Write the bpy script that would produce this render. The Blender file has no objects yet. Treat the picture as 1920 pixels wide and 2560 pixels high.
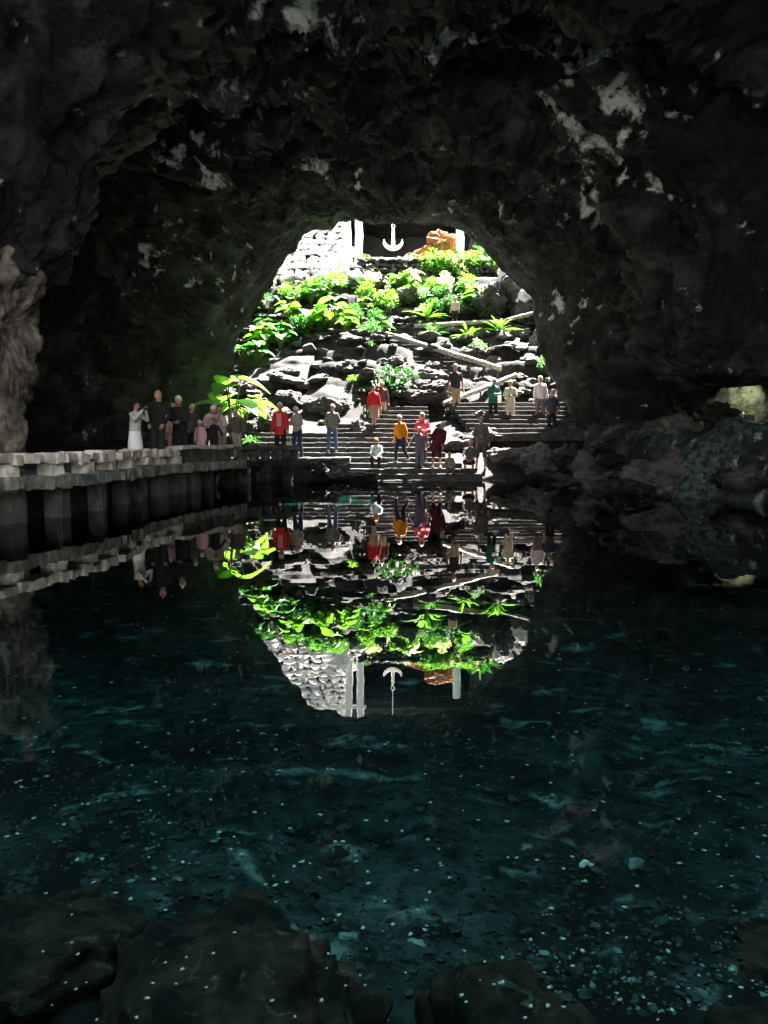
import bpy, bmesh, math, random
import numpy as np
from mathutils import Vector, Matrix, noise as mn

C = bpy.context.scene.collection
sc = bpy.context.scene
R = math.radians

# ------------------------------------------------------------------ camera, sky, sun, exposure
F = 1990.0; PITCH = R(5.14); EYE = 1.3
cam = bpy.data.objects.new("camera", bpy.data.cameras.new("camera")); C.objects.link(cam)
cam.location = (0, 0, EYE); cam.rotation_euler = (R(90) - PITCH, 0, 0)
cam.data.sensor_fit = 'VERTICAL'; cam.data.sensor_height = 24.0
cam.data.lens = 24.0 * F / 2560.0; cam.data.clip_start = 0.05; cam.data.clip_end = 3000
sc.camera = cam

SUN_EL, SUN_AZ = 60.0, 30.0         # elevation; azimuth measured from +Y towards +X
w = bpy.data.worlds.new("World"); sc.world = w; w.use_nodes = True
nt = w.node_tree; bg = nt.nodes["Background"]
sky = nt.nodes.new("ShaderNodeTexSky"); sky.sky_type = 'NISHITA'; sky.sun_disc = False
sky.sun_elevation = R(SUN_EL); sky.sun_rotation = R(SUN_AZ)
hs = nt.nodes.new("ShaderNodeHueSaturation"); hs.inputs['Saturation'].default_value = 0.4
nt.links.new(sky.outputs[0], hs.inputs['Color']); nt.links.new(hs.outputs[0], bg.inputs[0]); bg.inputs[1].default_value = 0.05
sun = bpy.data.objects.new("sun", bpy.data.lights.new("sun", 'SUN')); C.objects.link(sun)
sun.data.energy = 5.0; sun.data.angle = R(0.5); sun.data.color = (1.0, 0.95, 0.87)
sd = Vector((math.cos(R(SUN_EL)) * math.sin(R(SUN_AZ)), math.cos(R(SUN_EL)) * math.cos(R(SUN_AZ)), math.sin(R(SUN_EL))))
sun.rotation_euler = (-sd).to_track_quat('-Z', 'Y').to_euler(); sun.location = sd * 80
sc.view_settings.view_transform = 'Standard'; sc.view_settings.look = 'None'
sc.view_settings.exposure = 4.3; sc.view_settings.gamma = 1.0
sc.render.engine = 'CYCLES'
sc.cycles.max_bounces = 8; sc.cycles.diffuse_bounces = 4; sc.cycles.glossy_bounces = 3
sc.cycles.transparent_max_bounces = 12; sc.cycles.transmission_bounces = 3
sc.cycles.caustics_reflective = False; sc.cycles.caustics_refractive = False
sc.cycles.sample_clamp_indirect = 2.0
sc.cycles.use_denoising = True
try:
    sc.cycles.denoiser = 'OPENIMAGEDENOISE'
except Exception:
    pass

# ------------------------------------------------------------------ helpers
FW = Vector((0, math.cos(PITCH), -math.sin(PITCH))); UP = Vector((0, math.sin(PITCH), math.cos(PITCH)))
def ray(px, py):
    return FW + Vector((1, 0, 0)) * ((px - 960) / F) + UP * ((1280 - py) / F)
def P(px, py, Y):
    d = ray(px, py); t = Y / d.y
    return Vector((d.x * t, Y, EYE + d.z * t))

def _hash(ix, iy, iz, seed):
    h = (ix.astype(np.int64) * 374761393 + iy.astype(np.int64) * 668265263 + iz.astype(np.int64) * 2147483647 + seed * 1274126177) & 0xffffffff
    h = ((h ^ (h >> 13)) * 1274126177) & 0xffffffff
    h = ((h ^ (h >> 16)) * 2246822519) & 0xffffffff
    return ((h ^ (h >> 15)) & 0xffff) / 32767.5 - 1.0
def vnoise(x, y, z, seed=0):
    x, y, z = np.broadcast_arrays(np.asarray(x, float), np.asarray(y, float), np.asarray(z, float))
    ix, iy, iz = np.floor(x), np.floor(y), np.floor(z)
    fx, fy, fz = x - ix, y - iy, z - iz
    ux, uy, uz = [t * t * t * (t * (t * 6 - 15) + 10) for t in (fx, fy, fz)]
    r = 0
    for dx in (0, 1):
        wx = ux if dx else 1 - ux
        for dy in (0, 1):
            wy = uy if dy else 1 - uy
            for dz in (0, 1):
                wz = uz if dz else 1 - uz
                r = r + wx * wy * wz * _hash(ix + dx, iy + dy, iz + dz, seed)
    return r
def fbm(x, y, z, seed=0, octv=4, gain=0.5):
    a, f, s = 1.0, 1.0, 0
    for k in range(octv):
        s = s + a * vnoise(x * f + k * 7.3, y * f - k * 3.1, z * f + k * 5.7, seed + k); a *= gain; f *= 2.03
    return s
def ridge(x, y, z, seed=0, octv=3):
    a, f, s = 1.0, 1.0, 0
    for k in range(octv):
        s = s + a * (1 - 2 * np.abs(vnoise(x * f + k * 7.3, y * f - k * 3.1, z * f + k * 5.7, seed + k))); a *= 0.5; f *= 2.1
    return s
def sst(a, b, x):
    t = np.clip((np.asarray(x, float) - a) / (b - a), 0, 1); return t * t * (3 - 2 * t)

def link(name, me, mat=None, parent=None, smooth=True, sharp=None):
    if mat is not None and not me.materials: me.materials.append(mat)
    if smooth:
        me.polygons.foreach_set('use_smooth', [True] * len(me.polygons))
        if sharp: me.set_sharp_from_angle(angle=R(sharp))
    o = bpy.data.objects.new(name, me); C.objects.link(o)
    if parent is not None: o.parent = parent
    return o
def mesh(name, V, Fc):
    me = bpy.data.meshes.new(name)
    me.from_pydata([tuple(v) for v in V], [], [tuple(f) for f in Fc]); me.update(); return me
def grid_mesh(name, X, Y, Z, flip=False):
    n, m = X.shape
    me = bpy.data.meshes.new(name)
    co = np.stack([X, Y, Z], -1).reshape(-1, 3).astype(np.float32)
    i = np.arange(n * m).reshape(n, m)
    q = np.stack([i[:-1, :-1], i[1:, :-1], i[1:, 1:], i[:-1, 1:]], -1).reshape(-1, 4)
    if flip: q = q[:, ::-1]
    me.vertices.add(n * m); me.vertices.foreach_set('co', co.ravel())
    me.loops.add(q.size); me.loops.foreach_set('vertex_index', q.ravel().astype(np.int32))
    me.polygons.add(len(q)); me.polygons.foreach_set('loop_start', np.arange(0, q.size, 4, dtype=np.int32))
    me.polygons.foreach_set('loop_total', np.full(len(q), 4, dtype=np.int32))
    me.update(calc_edges=True); return me
def tag(o, label=None, cat=None, group=None, kind=None):
    if label: o['label'] = label
    if cat: o['category'] = cat
    if group: o['group'] = group
    if kind: o['kind'] = kind
    return o
def empty(name, loc=(0, 0, 0), rz=0.0, **k):
    o = bpy.data.objects.new(name, None); C.objects.link(o); o.location = loc; o.rotation_euler = (0, 0, rz)
    o.empty_display_size = 0.1
    return tag(o, **k)

class MB:
    """collects shapes into one mesh"""
    def __init__(s): s.v = []; s.f = []
    def add(s, V, Fc):
        b = len(s.v); s.v += [tuple(v) for v in V]; s.f += [tuple(i + b for i in f) for f in Fc]
    def box(s, c, size, rot=None, jit=0.0, rnd=random):
        hx, hy, hz = size[0] / 2, size[1] / 2, size[2] / 2
        V = []
        for sx in (-1, 1):
            for sy in (-1, 1):
                for sz in (-1, 1):
                    p = Vector((sx * hx, sy * hy, sz * hz))
                    if jit: p += Vector((rnd.uniform(-jit, jit), rnd.uniform(-jit, jit), rnd.uniform(-jit, jit)))
                    if rot is not None: p = rot @ p
                    V.append(p + Vector(c))
        s.add(V, [(0, 1, 3, 2), (4, 6, 7, 5), (0, 4, 5, 1), (2, 3, 7, 6), (0, 2, 6, 4), (1, 5, 7, 3)])
    def tube(s, pts, rad, n=8, cap=True):
        pts = [Vector(p) for p in pts]
        if not hasattr(rad, '__len__'): rad = [rad] * len(pts)
        V = []; Fc = []
        up = Vector((0, 0, 1)); prev = None
        for i, p in enumerate(pts):
            t = (pts[min(i + 1, len(pts) - 1)] - pts[max(i - 1, 0)])
            if t.length < 1e-7: t = Vector((0, 0, 1))
            t.normalize()
            a = up.cross(t)
            if a.length < 0.05: a = Vector((1, 0, 0)).cross(t)
            a.normalize()
            if prev is not None and a.dot(prev) < 0: a = -a
            prev = a
            b = t.cross(a)
            for k in range(n):
                an = 2 * math.pi * k / n
                V.append(p + (a * math.cos(an) + b * math.sin(an)) * rad[i])
        for i in range(len(pts) - 1):
            for k in range(n):
                k2 = (k + 1) % n
                Fc.append((i * n + k, i * n + k2, (i + 1) * n + k2, (i + 1) * n + k))
        if cap:
            Fc.append(tuple(range(n))[::-1]); Fc.append(tuple((len(pts) - 1) * n + k for k in range(n)))
        s.add(V, Fc)
    def cap(s, a, b, ra, rb, n=10):
        """round ended tapered limb"""
        a = Vector(a); b = Vector(b); d = b - a
        L = d.length
        if L < 1e-5: d = Vector((0, 0, 1)); L = 1e-5
        d = d / L
        pts = []; rad = []
        for k in range(4): 
            an = math.pi / 2 * (k / 4); pts.append(a - d * ra * math.cos(an)); rad.append(max(ra * math.sin(an), 0.001))
        pts.append(a); rad.append(ra)
        pts.append(b); rad.append(rb)
        for k in range(1, 5):
            an = math.pi / 2 * (k / 4); pts.append(b + d * rb * math.sin(an)); rad.append(max(rb * math.cos(an), 0.001))
        s.tube(pts, rad, n)
    def ell(s, c, r, n=12, m=8, M=None):
        V = []; Fc = []
        for i in range(m + 1):
            th = math.pi * i / m
            for k in range(n):
                an = 2 * math.pi * k / n
                p = Vector((r[0] * math.sin(th) * math.cos(an), r[1] * math.sin(th) * math.sin(an), r[2] * math.cos(th)))
                if M is not None: p = M @ p
                V.append(p + Vector(c))
        for i in range(m):
            for k in range(n):
                k2 = (k + 1) % n
                Fc.append((i * n + k, (i + 1) * n + k, (i + 1) * n + k2, i * n + k2))
        s.add(V, Fc)
    def rings(s, rs, n=16, M=None):
        """rs: (cx,cy,cz,rx,ry) closed loft"""
        V = []; Fc = []
        for (cx, cy, cz, rx, ry) in rs:
            for k in range(n):
                an = 2 * math.pi * k / n
                p = Vector((cx + rx * math.cos(an), cy + ry * math.sin(an), cz))
                if M is not None: p = M @ p
                V.append(p)
        for i in range(len(rs) - 1):
            for k in range(n):
                k2 = (k + 1) % n
                Fc.append((i * n + k, i * n + k2, (i + 1) * n + k2, (i + 1) * n + k))
        Fc.append(tuple(range(n))[::-1]); Fc.append(tuple((len(rs) - 1) * n + k for k in range(n)))
        s.add(V, Fc)
    def mesh(s, name='m'): return mesh(name, s.v, s.f)
    def build(s, name, mat, parent=None, smooth=True, sharp=40, bevel=0):
        me = s.mesh(name)
        if bevel:
            bm = bmesh.new(); bm.from_mesh(me)
            bmesh.ops.bevel(bm, geom=bm.edges[:], offset=bevel, segments=2, affect='EDGES', clamp_overlap=True)
            bm.to_mesh(me); bm.free()
        return link(name, me, mat, parent, smooth, sharp)
def remesh(mb, voxel, smooth_it=2):
    me = mb.mesh('tmp'); o = bpy.data.objects.new('tmp', me); C.objects.link(o)
    md = o.modifiers.new('r', 'REMESH'); md.mode = 'VOXEL'; md.voxel_size = voxel
    if smooth_it:
        ms = o.modifiers.new('s', 'SMOOTH'); ms.factor = 0.5; ms.iterations = smooth_it
    dg = bpy.context.evaluated_depsgraph_get(); dg.update()
    out = bpy.data.meshes.new_from_object(o.evaluated_get(dg))
    bpy.data.objects.remove(o); bpy.data.meshes.remove(me)
    return out

# ------------------------------------------------------------------ materials
MATS = {}
def newmat(name):
    m = bpy.data.materials.new(name); m.use_nodes = True; MATS[name] = m
    return m, m.node_tree, m.node_tree.nodes['Principled BSDF']
def N(t, typ, **k):
    n = t.nodes.new(typ)
    for a, b in k.items(): setattr(n, a, b)
    return n
def rockmat(name, c1, c2, pale=None, pale_at=0.62, scale=1.0, bump=0.6, rough=0.85, pscale=1.0, stretch=(1, 1, 1), spec=0.3, pgain=8.0, pdetail=6.0, ramp=(0.3, 0.72), blotch=0.0, bscale=0.35, dist=1.2):
    m, t, b = newmat(name); L = t.links.new
    geo = N(t, 'ShaderNodeNewGeometry')
    n1 = N(t, 'ShaderNodeTexNoise'); n1.inputs['Scale'].default_value = 1.3 * scale; n1.inputs['Detail'].default_value = 8; n1.inputs['Roughness'].default_value = 0.65
    L(geo.outputs['Position'], n1.inputs['Vector'])
    r = N(t, 'ShaderNodeValToRGB'); r.color_ramp.elements[0].position = ramp[0]; r.color_ramp.elements[1].position = ramp[1]
    r.color_ramp.elements[0].color = (*c1, 1); r.color_ramp.elements[1].color = (*c2, 1)
    L(n1.outputs['Fac'], r.inputs['Fac'])
    col = r.outputs['Color']
    if blotch:
        n4 = N(t, 'ShaderNodeTexNoise'); n4.inputs['Scale'].default_value = bscale; n4.inputs['Detail'].default_value = 5; n4.inputs['Distortion'].default_value = 0.6
        L(geo.outputs['Position'], n4.inputs['Vector'])
        mr = N(t, 'ShaderNodeMapRange'); mr.inputs['From Min'].default_value = 0.38; mr.inputs['From Max'].default_value = 0.62; mr.inputs['To Min'].default_value = 1 - blotch; mr.inputs['To Max'].default_value = 1.0
        L(n4.outputs['Fac'], mr.inputs['Value'])
        mm = N(t, 'ShaderNodeMix', data_type='RGBA', blend_type='MULTIPLY'); mm.inputs['Factor'].default_value = 1.0
        L(col, mm.inputs['A']); L(mr.outputs[0], mm.inputs['B']); col = mm.outputs['Result']
    if pale:
        mp = N(t, 'ShaderNodeMapping'); mp.inputs['Scale'].default_value = stretch
        L(geo.outputs['Position'], mp.inputs['Vector'])
        n2 = N(t, 'ShaderNodeTexNoise'); n2.inputs['Scale'].default_value = 0.9 * pscale; n2.inputs['Detail'].default_value = pdetail
        n2.inputs['Roughness'].default_value = 0.6; n2.inputs['Distortion'].default_value = dist
        L(mp.outputs[0], n2.inputs['Vector'])
        mt = N(t, 'ShaderNodeMath', operation='SUBTRACT'); mt.inputs[1].default_value = pale_at; L(n2.outputs['Fac'], mt.inputs[0])
        mg = N(t, 'ShaderNodeMath', operation='MULTIPLY', use_clamp=True); mg.inputs[1].default_value = pgain; L(mt.outputs[0], mg.inputs[0])
        mx = N(t, 'ShaderNodeMix', data_type='RGBA'); L(mg.outputs[0], mx.inputs['Factor']); L(col, mx.inputs['A']); mx.inputs['B'].default_value = (*pale, 1)
        col = mx.outputs['Result']
    L(col, b.inputs['Base Color'])
    n3 = N(t, 'ShaderNodeTexNoise'); n3.inputs['Scale'].default_value = 6 * scale; n3.inputs['Detail'].default_value = 10; n3.inputs['Roughness'].default_value = 0.7
    L(geo.outputs['Position'], n3.inputs['Vector'])
    bp = N(t, 'ShaderNodeBump'); bp.inputs['Strength'].default_value = bump; bp.inputs['Distance'].default_value = 0.12 / scale
    L(n3.outputs['Fac'], bp.inputs['Height']); L(bp.outputs[0], b.inputs['Normal'])
    b.inputs['Roughness'].default_value = rough; b.inputs['Specular IOR Level'].default_value = spec
    return m
def plain(name, c, rough=0.8, var=0.25, scale=12, spec=0.3):
    m, t, b = newmat(name); L = t.links.new
    n1 = N(t, 'ShaderNodeTexNoise'); n1.inputs['Scale'].default_value = scale; n1.inputs['Detail'].default_value = 5
    geo = N(t, 'ShaderNodeNewGeometry'); L(geo.outputs['Position'], n1.inputs['Vector'])
    r = N(t, 'ShaderNodeValToRGB')
    r.color_ramp.elements[0].position = 0.3; r.color_ramp.elements[1].position = 0.7
    r.color_ramp.elements[0].color = (*[x * (1 - var) for x in c], 1); r.color_ramp.elements[1].color = (*[min(1, x * (1 + var)) for x in c], 1)
    L(n1.outputs['Fac'], r.inputs['Fac']); L(r.outputs['Color'], b.inputs['Base Color'])
    b.inputs['Roughness'].default_value = rough; b.inputs['Specular IOR Level'].default_value = spec
    return m
def leafmat(name, c, rough=0.45):
    m, t, b = newmat(name); L = t.links.new
    geo = N(t, 'ShaderNodeNewGeometry'); n1 = N(t, 'ShaderNodeTexNoise'); n1.inputs['Scale'].default_value = 3.0
    L(geo.outputs['Position'], n1.inputs['Vector'])
    r = N(t, 'ShaderNodeValToRGB'); r.color_ramp.elements[0].position = 0.3; r.color_ramp.elements[1].position = 0.7
    r.color_ramp.elements[0].color = (c[0] * .6, c[1] * .7, c[2] * .6, 1); r.color_ramp.elements[1].color = (min(1, c[0] * 1.4), min(1, c[1] * 1.2), c[2] * 1.2, 1)
    L(n1.outputs['Fac'], r.inputs['Fac']); L(r.outputs['Color'], b.inputs['Base Color'])
    b.inputs['Roughness'].default_value = rough
    tr = N(t, 'ShaderNodeBsdfTranslucent'); L(r.outputs['Color'], tr.inputs['Color'])
    mx = N(t, 'ShaderNodeMixShader'); mx.inputs[0].default_value = 0.5
    L(b.outputs[0], mx.inputs[1]); L(tr.outputs[0], mx.inputs[2]); L(mx.outputs[0], t.nodes['Material Output'].inputs['Surface'])
    return m

M_cave = rockmat('cave_rock', (0.003, 0.0036, 0.0034), (0.125, 0.133, 0.129), pale=(0.80, 0.83, 0.82), pale_at=0.65, pscale=2.6, bump=1.0, stretch=(0.9, 0.6, 0.8), rough=0.5, spec=0.3, pgain=11, pdetail=12, ramp=(.45, .72), blotch=0.94, bscale=0.4, dist=.35)  # pale specks: mineral white, with rock highlights also put into the colour
M_col = rockmat('column_rock', (0.06, 0.052, 0.04), (0.40, 0.34, 0.28), pale=(0.55, 0.48, 0.4), pale_at=0.6, bump=1.0, ramp=(.4,.7), blotch=.6, bscale=.8)
M_bounce = rockmat('near_pit_rock', (0.30, 0.29, 0.28), (0.52, 0.50, 0.48))  # pale so the unseen walls bounce fill light into the cave
M_earth = rockmat('dark_earth', (0.006, 0.006, 0.0055), (0.036, 0.035, 0.032), bump=0.9, scale=3, ramp=(.42, .7))
M_slope = rockmat('slope_rock', (0.012, 0.0115, 0.0105), (0.085, 0.082, 0.077), bump=0.8, scale=1.6)
M_stone = rockmat('grey_stone', (0.018, 0.0175, 0.0165), (0.125, 0.122, 0.117), bump=0.7, scale=2.5)
M_pale = rockmat('pale_stone', (0.7, 0.68, 0.64), (0.92, 0.90, 0.87), bump=0.6, scale=2.0)  # near white colour stands in for blown out sunlight on stone
M_sand = rockmat('grey_sand', (0.016, 0.016, 0.016), (0.034, 0.034, 0.034), bump=0.2, scale=3)
M_orange = rockmat('orange_rock', (0.12, 0.045, 0.015), (0.5, 0.2, 0.06), bump=0.9, scale=2)
M_step = rockmat('step_stone', (0.008, 0.008, 0.008), (0.085, 0.085, 0.083), bump=0.6, scale=3)
M_parapet = rockmat('parapet_stone', (0.30, 0.28, 0.22), (0.86, 0.82, 0.70), bump=0.7, scale=3)  # brightened against ledge and pier stone to stand in for light
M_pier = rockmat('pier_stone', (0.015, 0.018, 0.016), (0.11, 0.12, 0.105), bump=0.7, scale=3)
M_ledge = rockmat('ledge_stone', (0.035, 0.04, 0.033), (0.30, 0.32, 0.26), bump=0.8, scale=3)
M_floor = rockmat('pool_bed', (0.0008, 0.001, 0.001), (0.045, 0.078, 0.074), pale=(0.30, 0.42, 0.40), pale_at=0.58, pscale=3.6, scale=5, bump=0.6, stretch=(0.8, 1.1, 1), pgain=5, pdetail=15, blotch=.97, bscale=.6, ramp=(.40,.68), dist=.15)
M_sunk = rockmat('sunken_rock', (0.004, 0.003, 0.002), (0.075, 0.046, 0.028), bump=1.0, scale=5, pale=(.26, .24, .19), pale_at=.6, pscale=9, pgain=5, ramp=(.42,.68))
M_gravd = plain('dark_pebble', (0.022, 0.036, 0.034), var=0.98, scale=11)
M_gravp = plain('pale_pebble', (0.12, 0.18, 0.17), var=0.95, scale=11)
M_crab = plain('crab_white', (0.85, 0.86, 0.82), var=0.05)
M_white = plain('whitewash', (0.88, 0.87, 0.84), var=0.04)
M_rail = plain('bleached_wood', (0.34, 0.32, 0.27), var=0.55, scale=9)
M_post = plain('dark_post', (0.06, 0.05, 0.04))
M_dark = rockmat('recess_rock', (0.05, 0.05, 0.052), (0.09, 0.09, 0.093), bump=0.3)
M_skin = plain('skin', (0.38, 0.22, 0.16), var=0.08, rough=0.55)
M_leaf_y = leafmat('leaf_yellow_green', (0.15, 0.42, 0.03))
M_leaf_p = leafmat('leaf_pale_green', (0.60, 0.72, 0.34))  # lighter leaf copy, strong sunlight put into its colour
M_leaf_g = leafmat('leaf_green', (0.045, 0.20, 0.02))
M_leaf_d = leafmat('leaf_dark_green', (0.02, 0.09, 0.015))
M_stem = plain('stem', (0.09, 0.10, 0.03))
M_flower = plain('flower_white', (0.8, 0.82, 0.75), var=0.05)

m, t, b = newmat('water'); L = t.links.new
t.nodes.remove(b)
geo = N(t, 'ShaderNodeNewGeometry')
nz = N(t, 'ShaderNodeTexNoise'); nz.inputs['Scale'].default_value = 1.1; nz.inputs['Detail'].default_value = 2
mp = N(t, 'ShaderNodeMapping'); mp.inputs['Scale'].default_value = (0.6, 1.3, 1)
L(geo.outputs['Position'], mp.inputs['Vector']); L(mp.outputs[0], nz.inputs['Vector'])
bp = N(t, 'ShaderNodeBump'); bp.inputs['Strength'].default_value = 0.12; bp.inputs['Distance'].default_value = 0.01; L(nz.outputs['Fac'], bp.inputs['Height'])
fr = N(t, 'ShaderNodeFresnel'); fr.inputs['IOR'].default_value = 1.75
gl = N(t, 'ShaderNodeBsdfGlossy'); gl.inputs['Roughness'].default_value = 0.0; L(bp.outputs[0], gl.inputs['Normal'])
tp = N(t, 'ShaderNodeBsdfTransparent'); tp.inputs['Color'].default_value = (0.60, 0.87, 0.86, 1)
dn = N(t, 'ShaderNodeVectorMath', operation='DOT_PRODUCT'); L(geo.outputs['Incoming'], dn.inputs[0]); L(geo.outputs['Normal'], dn.inputs[1])
ab = N(t, 'ShaderNodeMath', operation='ABSOLUTE'); L(dn.outputs['Value'], ab.inputs[0])
mxm = N(t, 'ShaderNodeMath', operation='MAXIMUM'); L(ab.outputs[0], mxm.inputs[0]); mxm.inputs[1].default_value = .02
iv_ = N(t, 'ShaderNodeMath', operation='DIVIDE'); iv_.inputs[0].default_value = 1; L(mxm.outputs[0], iv_.inputs[1])
cc = N(t, 'ShaderNodeCombineColor')
for ch, base_ in enumerate((.68, .90, .875)):   # absorption along the slanting path through the water
    pw = N(t, 'ShaderNodeMath', operation='POWER'); pw.inputs[0].default_value = base_; L(iv_.outputs[0], pw.inputs[1]); L(pw.outputs[0], cc.inputs[ch])
L(cc.outputs[0], tp.inputs['Color'])
mx = N(t, 'ShaderNodeMixShader'); L(fr.outputs[0], mx.inputs[0]); L(tp.outputs[0], mx.inputs[1]); L(gl.outputs[0], mx.inputs[2])
L(mx.outputs[0], t.nodes['Material Output'].inputs['Surface'])
M_water = m

# ------------------------------------------------------------------ ground shape functions
PY = [-20, 23.5, 25.0, 26.0, 27, 28.5, 30, 31, 33, 36.5, 40, 43, 45, 47, 60]
PZ = [-1.2, -1.0, -0.7, -0.15, 0.45, 1.05, 1.75, 2.1, 3.7, 6.2, 8.5, 10.1, 10.9, 11.2, 11.3]
RBX = np.array([9.0, 8.2, 7.6, 6.7, 5.4, 6.2, 6.9, 7.2, 7.2]); RBY = np.array([-5, 12, 16, 17.9, 20, 25, 29, 31, 60])
def slope_z(x, y):
    x = np.asarray(x, float); y = np.asarray(y, float)
    n = fbm(x * 0.35, y * 0.35, 0.0, 11, 3)
    left = sst(0.5, -2.0, x)
    yy = y + 0.5 * n * sst(31.5, 34, y) + left * 0.3 * sst(30.5, 33, y)
    z = np.interp(yy, PY, PZ)
    h = 0.75
    q = np.floor(z / h) * h + h * sst(0.55, 1.0, z / h - np.floor(z / h))
    k = sst(31.5, 33.5, y) * 0.85
    z = z * (1 - k) + q * k
    z = z + (0.14 * fbm(x * 1.4, y * 1.4, 0, 5, 4)) * sst(31.3, 32.5, y)
    # sides of the pit climb
    sx = np.abs(x - 0.4)
    z = z + sst(8.0, 13.0, sx) * 6.0 * sst(29, 33, y)
    return z
def ground_z(x, y):
    x = np.asarray(x, float); y = np.asarray(y, float)
    z = slope_z(x, y)
    fl = -0.55 - 0.45 * sst(2.5, 7.0, y) - 0.3 * sst(10, 20, y) + 0.10 * fbm(x * 0.9, y * 0.9, 0, 21, 4) + 0.03 * fbm(x * 5, y * 5, 0, 23, 3)
    z = np.where(y < 26, np.maximum(z, fl), z)
    # right bank
    bx = np.interp(y, RBY, RBX) + 0.5 * fbm(x * 0.3, y * 0.5, 3.0, 31, 3)
    bank = -1.3 + 2.9 * sst(-0.5, 0.9, x - bx) + 0.35 * fbm(x * 0.8, y * 0.8, 0, 33, 4) * sst(0, 1, x - bx)
    z = np.where((y < 30.5), np.maximum(z, bank * 1.0), z)
    # left bank behind the deck
    lx = np.interp(y, [-5, 9.5, 12, 15, 20, 24, 27, 31], [-8, -8.0, -7.0, -6.6, -6.6, -6.0, -5.6, -7])
    lb = -1.2 + 1.75 * sst(0.6, -0.6, x - lx)
    z = np.where(y < 27.5, np.maximum(z, lb), z)
    # shore behind the camera
    z = np.maximum(z, -0.9 + 1.4 * sst(0.6, -2.5, y))
    return z
def stair_z(x, y):
    """lower flight and landings"""
    k = np.floor((y - 25.75) / 0.36)
    return 0.05 + 0.17 * (k + 1)
HX, HY, HS = -13.0, 0.5, 0.06
_gx, _gy = np.meshgrid(HX + HS * np.arange(440), HY + HS * np.arange(860), indexing='ij')
HM = ground_z(_gx, _gy)
def gz(x, y):
    fx = min(max((x - HX) / HS, 0), 438.9); fy = min(max((y - HY) / HS, 0), 858.9); i, j = int(fx), int(fy); fx -= i; fy -= j
    return float((HM[i, j] * (1 - fx) + HM[i + 1, j] * fx) * (1 - fy) + (HM[i, j + 1] * (1 - fx) + HM[i + 1, j + 1] * fx) * fy)
LAND = [(-6.2, -1.15, 25.75, 27.3)]
def surf(x, y):
    z = gz(x, y)
    if -5.6 < x < -1.15 and 25.8 < y < 27.6: z = max(z, .74)
    if (-4.9 if y < 29 else -1.75) < x < 2.2 and 25.75 < y < 31.0: z = max(z, float(stair_z(x, y)))
    if 4.0 < x < 7.2 and 28.6 < y < 31.4: z = max(z, float(stair_z(x, y)))
    return z
def hit(px, py, y0=24.0, y1=50.0):
    y = y0
    while y < y1:
        p = P(px, py, y)
        if p.z <= surf(p.x, y): return p
        y += 0.04
    return P(px, py, 46)

# ------------------------------------------------------------------ the setting
def axis(a, b, s): return np.linspace(a, b, int(round((b - a) / s)) + 1)
ys = np.concatenate([axis(-16, 1.5, 0.3)[:-1], axis(1.5, 9, 0.05)[:-1], axis(9, 25.68, 0.12)])
xs = np.concatenate([axis(-18, -8, 0.25)[:-1], axis(-8, 9, 0.07)[:-1], axis(9, 18, 0.15)])
X, Y = np.meshgrid(xs, ys, indexing='ij')
tag(link('pool_floor', grid_mesh('pool_floor', X, Y, ground_z(X, Y)), M_floor), kind='structure')
ys = axis(25.68, 60, 0.09); xs = np.concatenate([axis(-24, -9, 0.3)[:-1], axis(-9, 9.5, 0.09)[:-1], axis(9.5, 24, 0.3)])
X, Y = np.meshgrid(xs, ys, indexing='ij')
tag(link('rocky_slope', grid_mesh('rocky_slope', X, Y, ground_z(X, Y)), M_earth), kind='structure')
wt = axis(-14, 31, 3.0)
X, Y = np.meshgrid(axis(-17, 17, 2.0), wt, indexing='ij')
tag(link('water', grid_mesh('water', X, Y, X * 0), M_water), kind='structure')

# cave: a tube around the pool, its far end follows the outline of the arch
CX, CZ, YL = 0.2, 1.6, 29.2
outline = [(1475, 1260), (1462, 1190), (1445, 1110), (1425, 1040), (1390, 985), (1358, 930), (1345, 860), (1340, 800), (1325, 755), (1290, 715), (1250, 680), (1215, 640), (1190, 605), (1150, 582), (1090, 568), (1000, 562), (930, 558), (890, 550), (850, 556), (832, 576), (795, 575), (760, 590), (742, 635), (700, 683), (685, 712), (650, 768), (618, 800), (600, 850), (586, 915), (558, 985), (540, 1040), (530, 1110), (525, 1190), (520, 1260)]
oa = []; orr = []
for (a, b_) in outline:
    p = P(a, b_, YL); dx, dz = p.x - CX, p.z - CZ
    an = math.atan2(dz, dx)
    if an < -math.pi / 2: an += 2 * math.pi
    oa.append(an); orr.append(math.hypot(dx, dz))
oa = np.array(oa); orr = np.array(orr) * 1.02
def wide_r(phi, Yv):
    c, s = np.cos(phi), np.sin(phi)
    wl = np.interp(Yv, [6, 12, 16, 20, 24, 29], [9.5, 9.5, 11.5, 12, 11.0, 9.0])
    wr = np.interp(Yv, [6, 12, 18, 22, 25, 29], [11, 12, 13.0, 12.5, 11.5, 9.0])
    W = np.where(c < 0, wl, wr); H = np.interp(Yv, [6, 12, 20, 29], [7.6, 7.9, 8.3, 7.7])
    e = 2.6
    return (np.abs(c / W) ** e + np.abs(s / H) ** e) ** (-1 / e)
ph = np.linspace(oa[0] - 0.02, oa[-1] + 0.02, 560)
yc = np.concatenate([axis(8.3, 17, 0.14)[:-1], axis(17, YL, 0.07)[:-1], axis(YL, 31.2, 0.08)])
PH, YY = np.meshgrid(ph, yc, indexing='ij')
r0 = np.interp(PH, oa, orr)
r1 = wide_r(PH, YY)
tt = np.clip((YL - YY) / 8.5, 0, 1)
wgt = 1 - (1 - tt) ** 1.9
base = r0 * (1 - wgt) + r1 * wgt
px_ = CX + base * np.cos(PH); pz_ = CZ + base * np.sin(PH)
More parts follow.
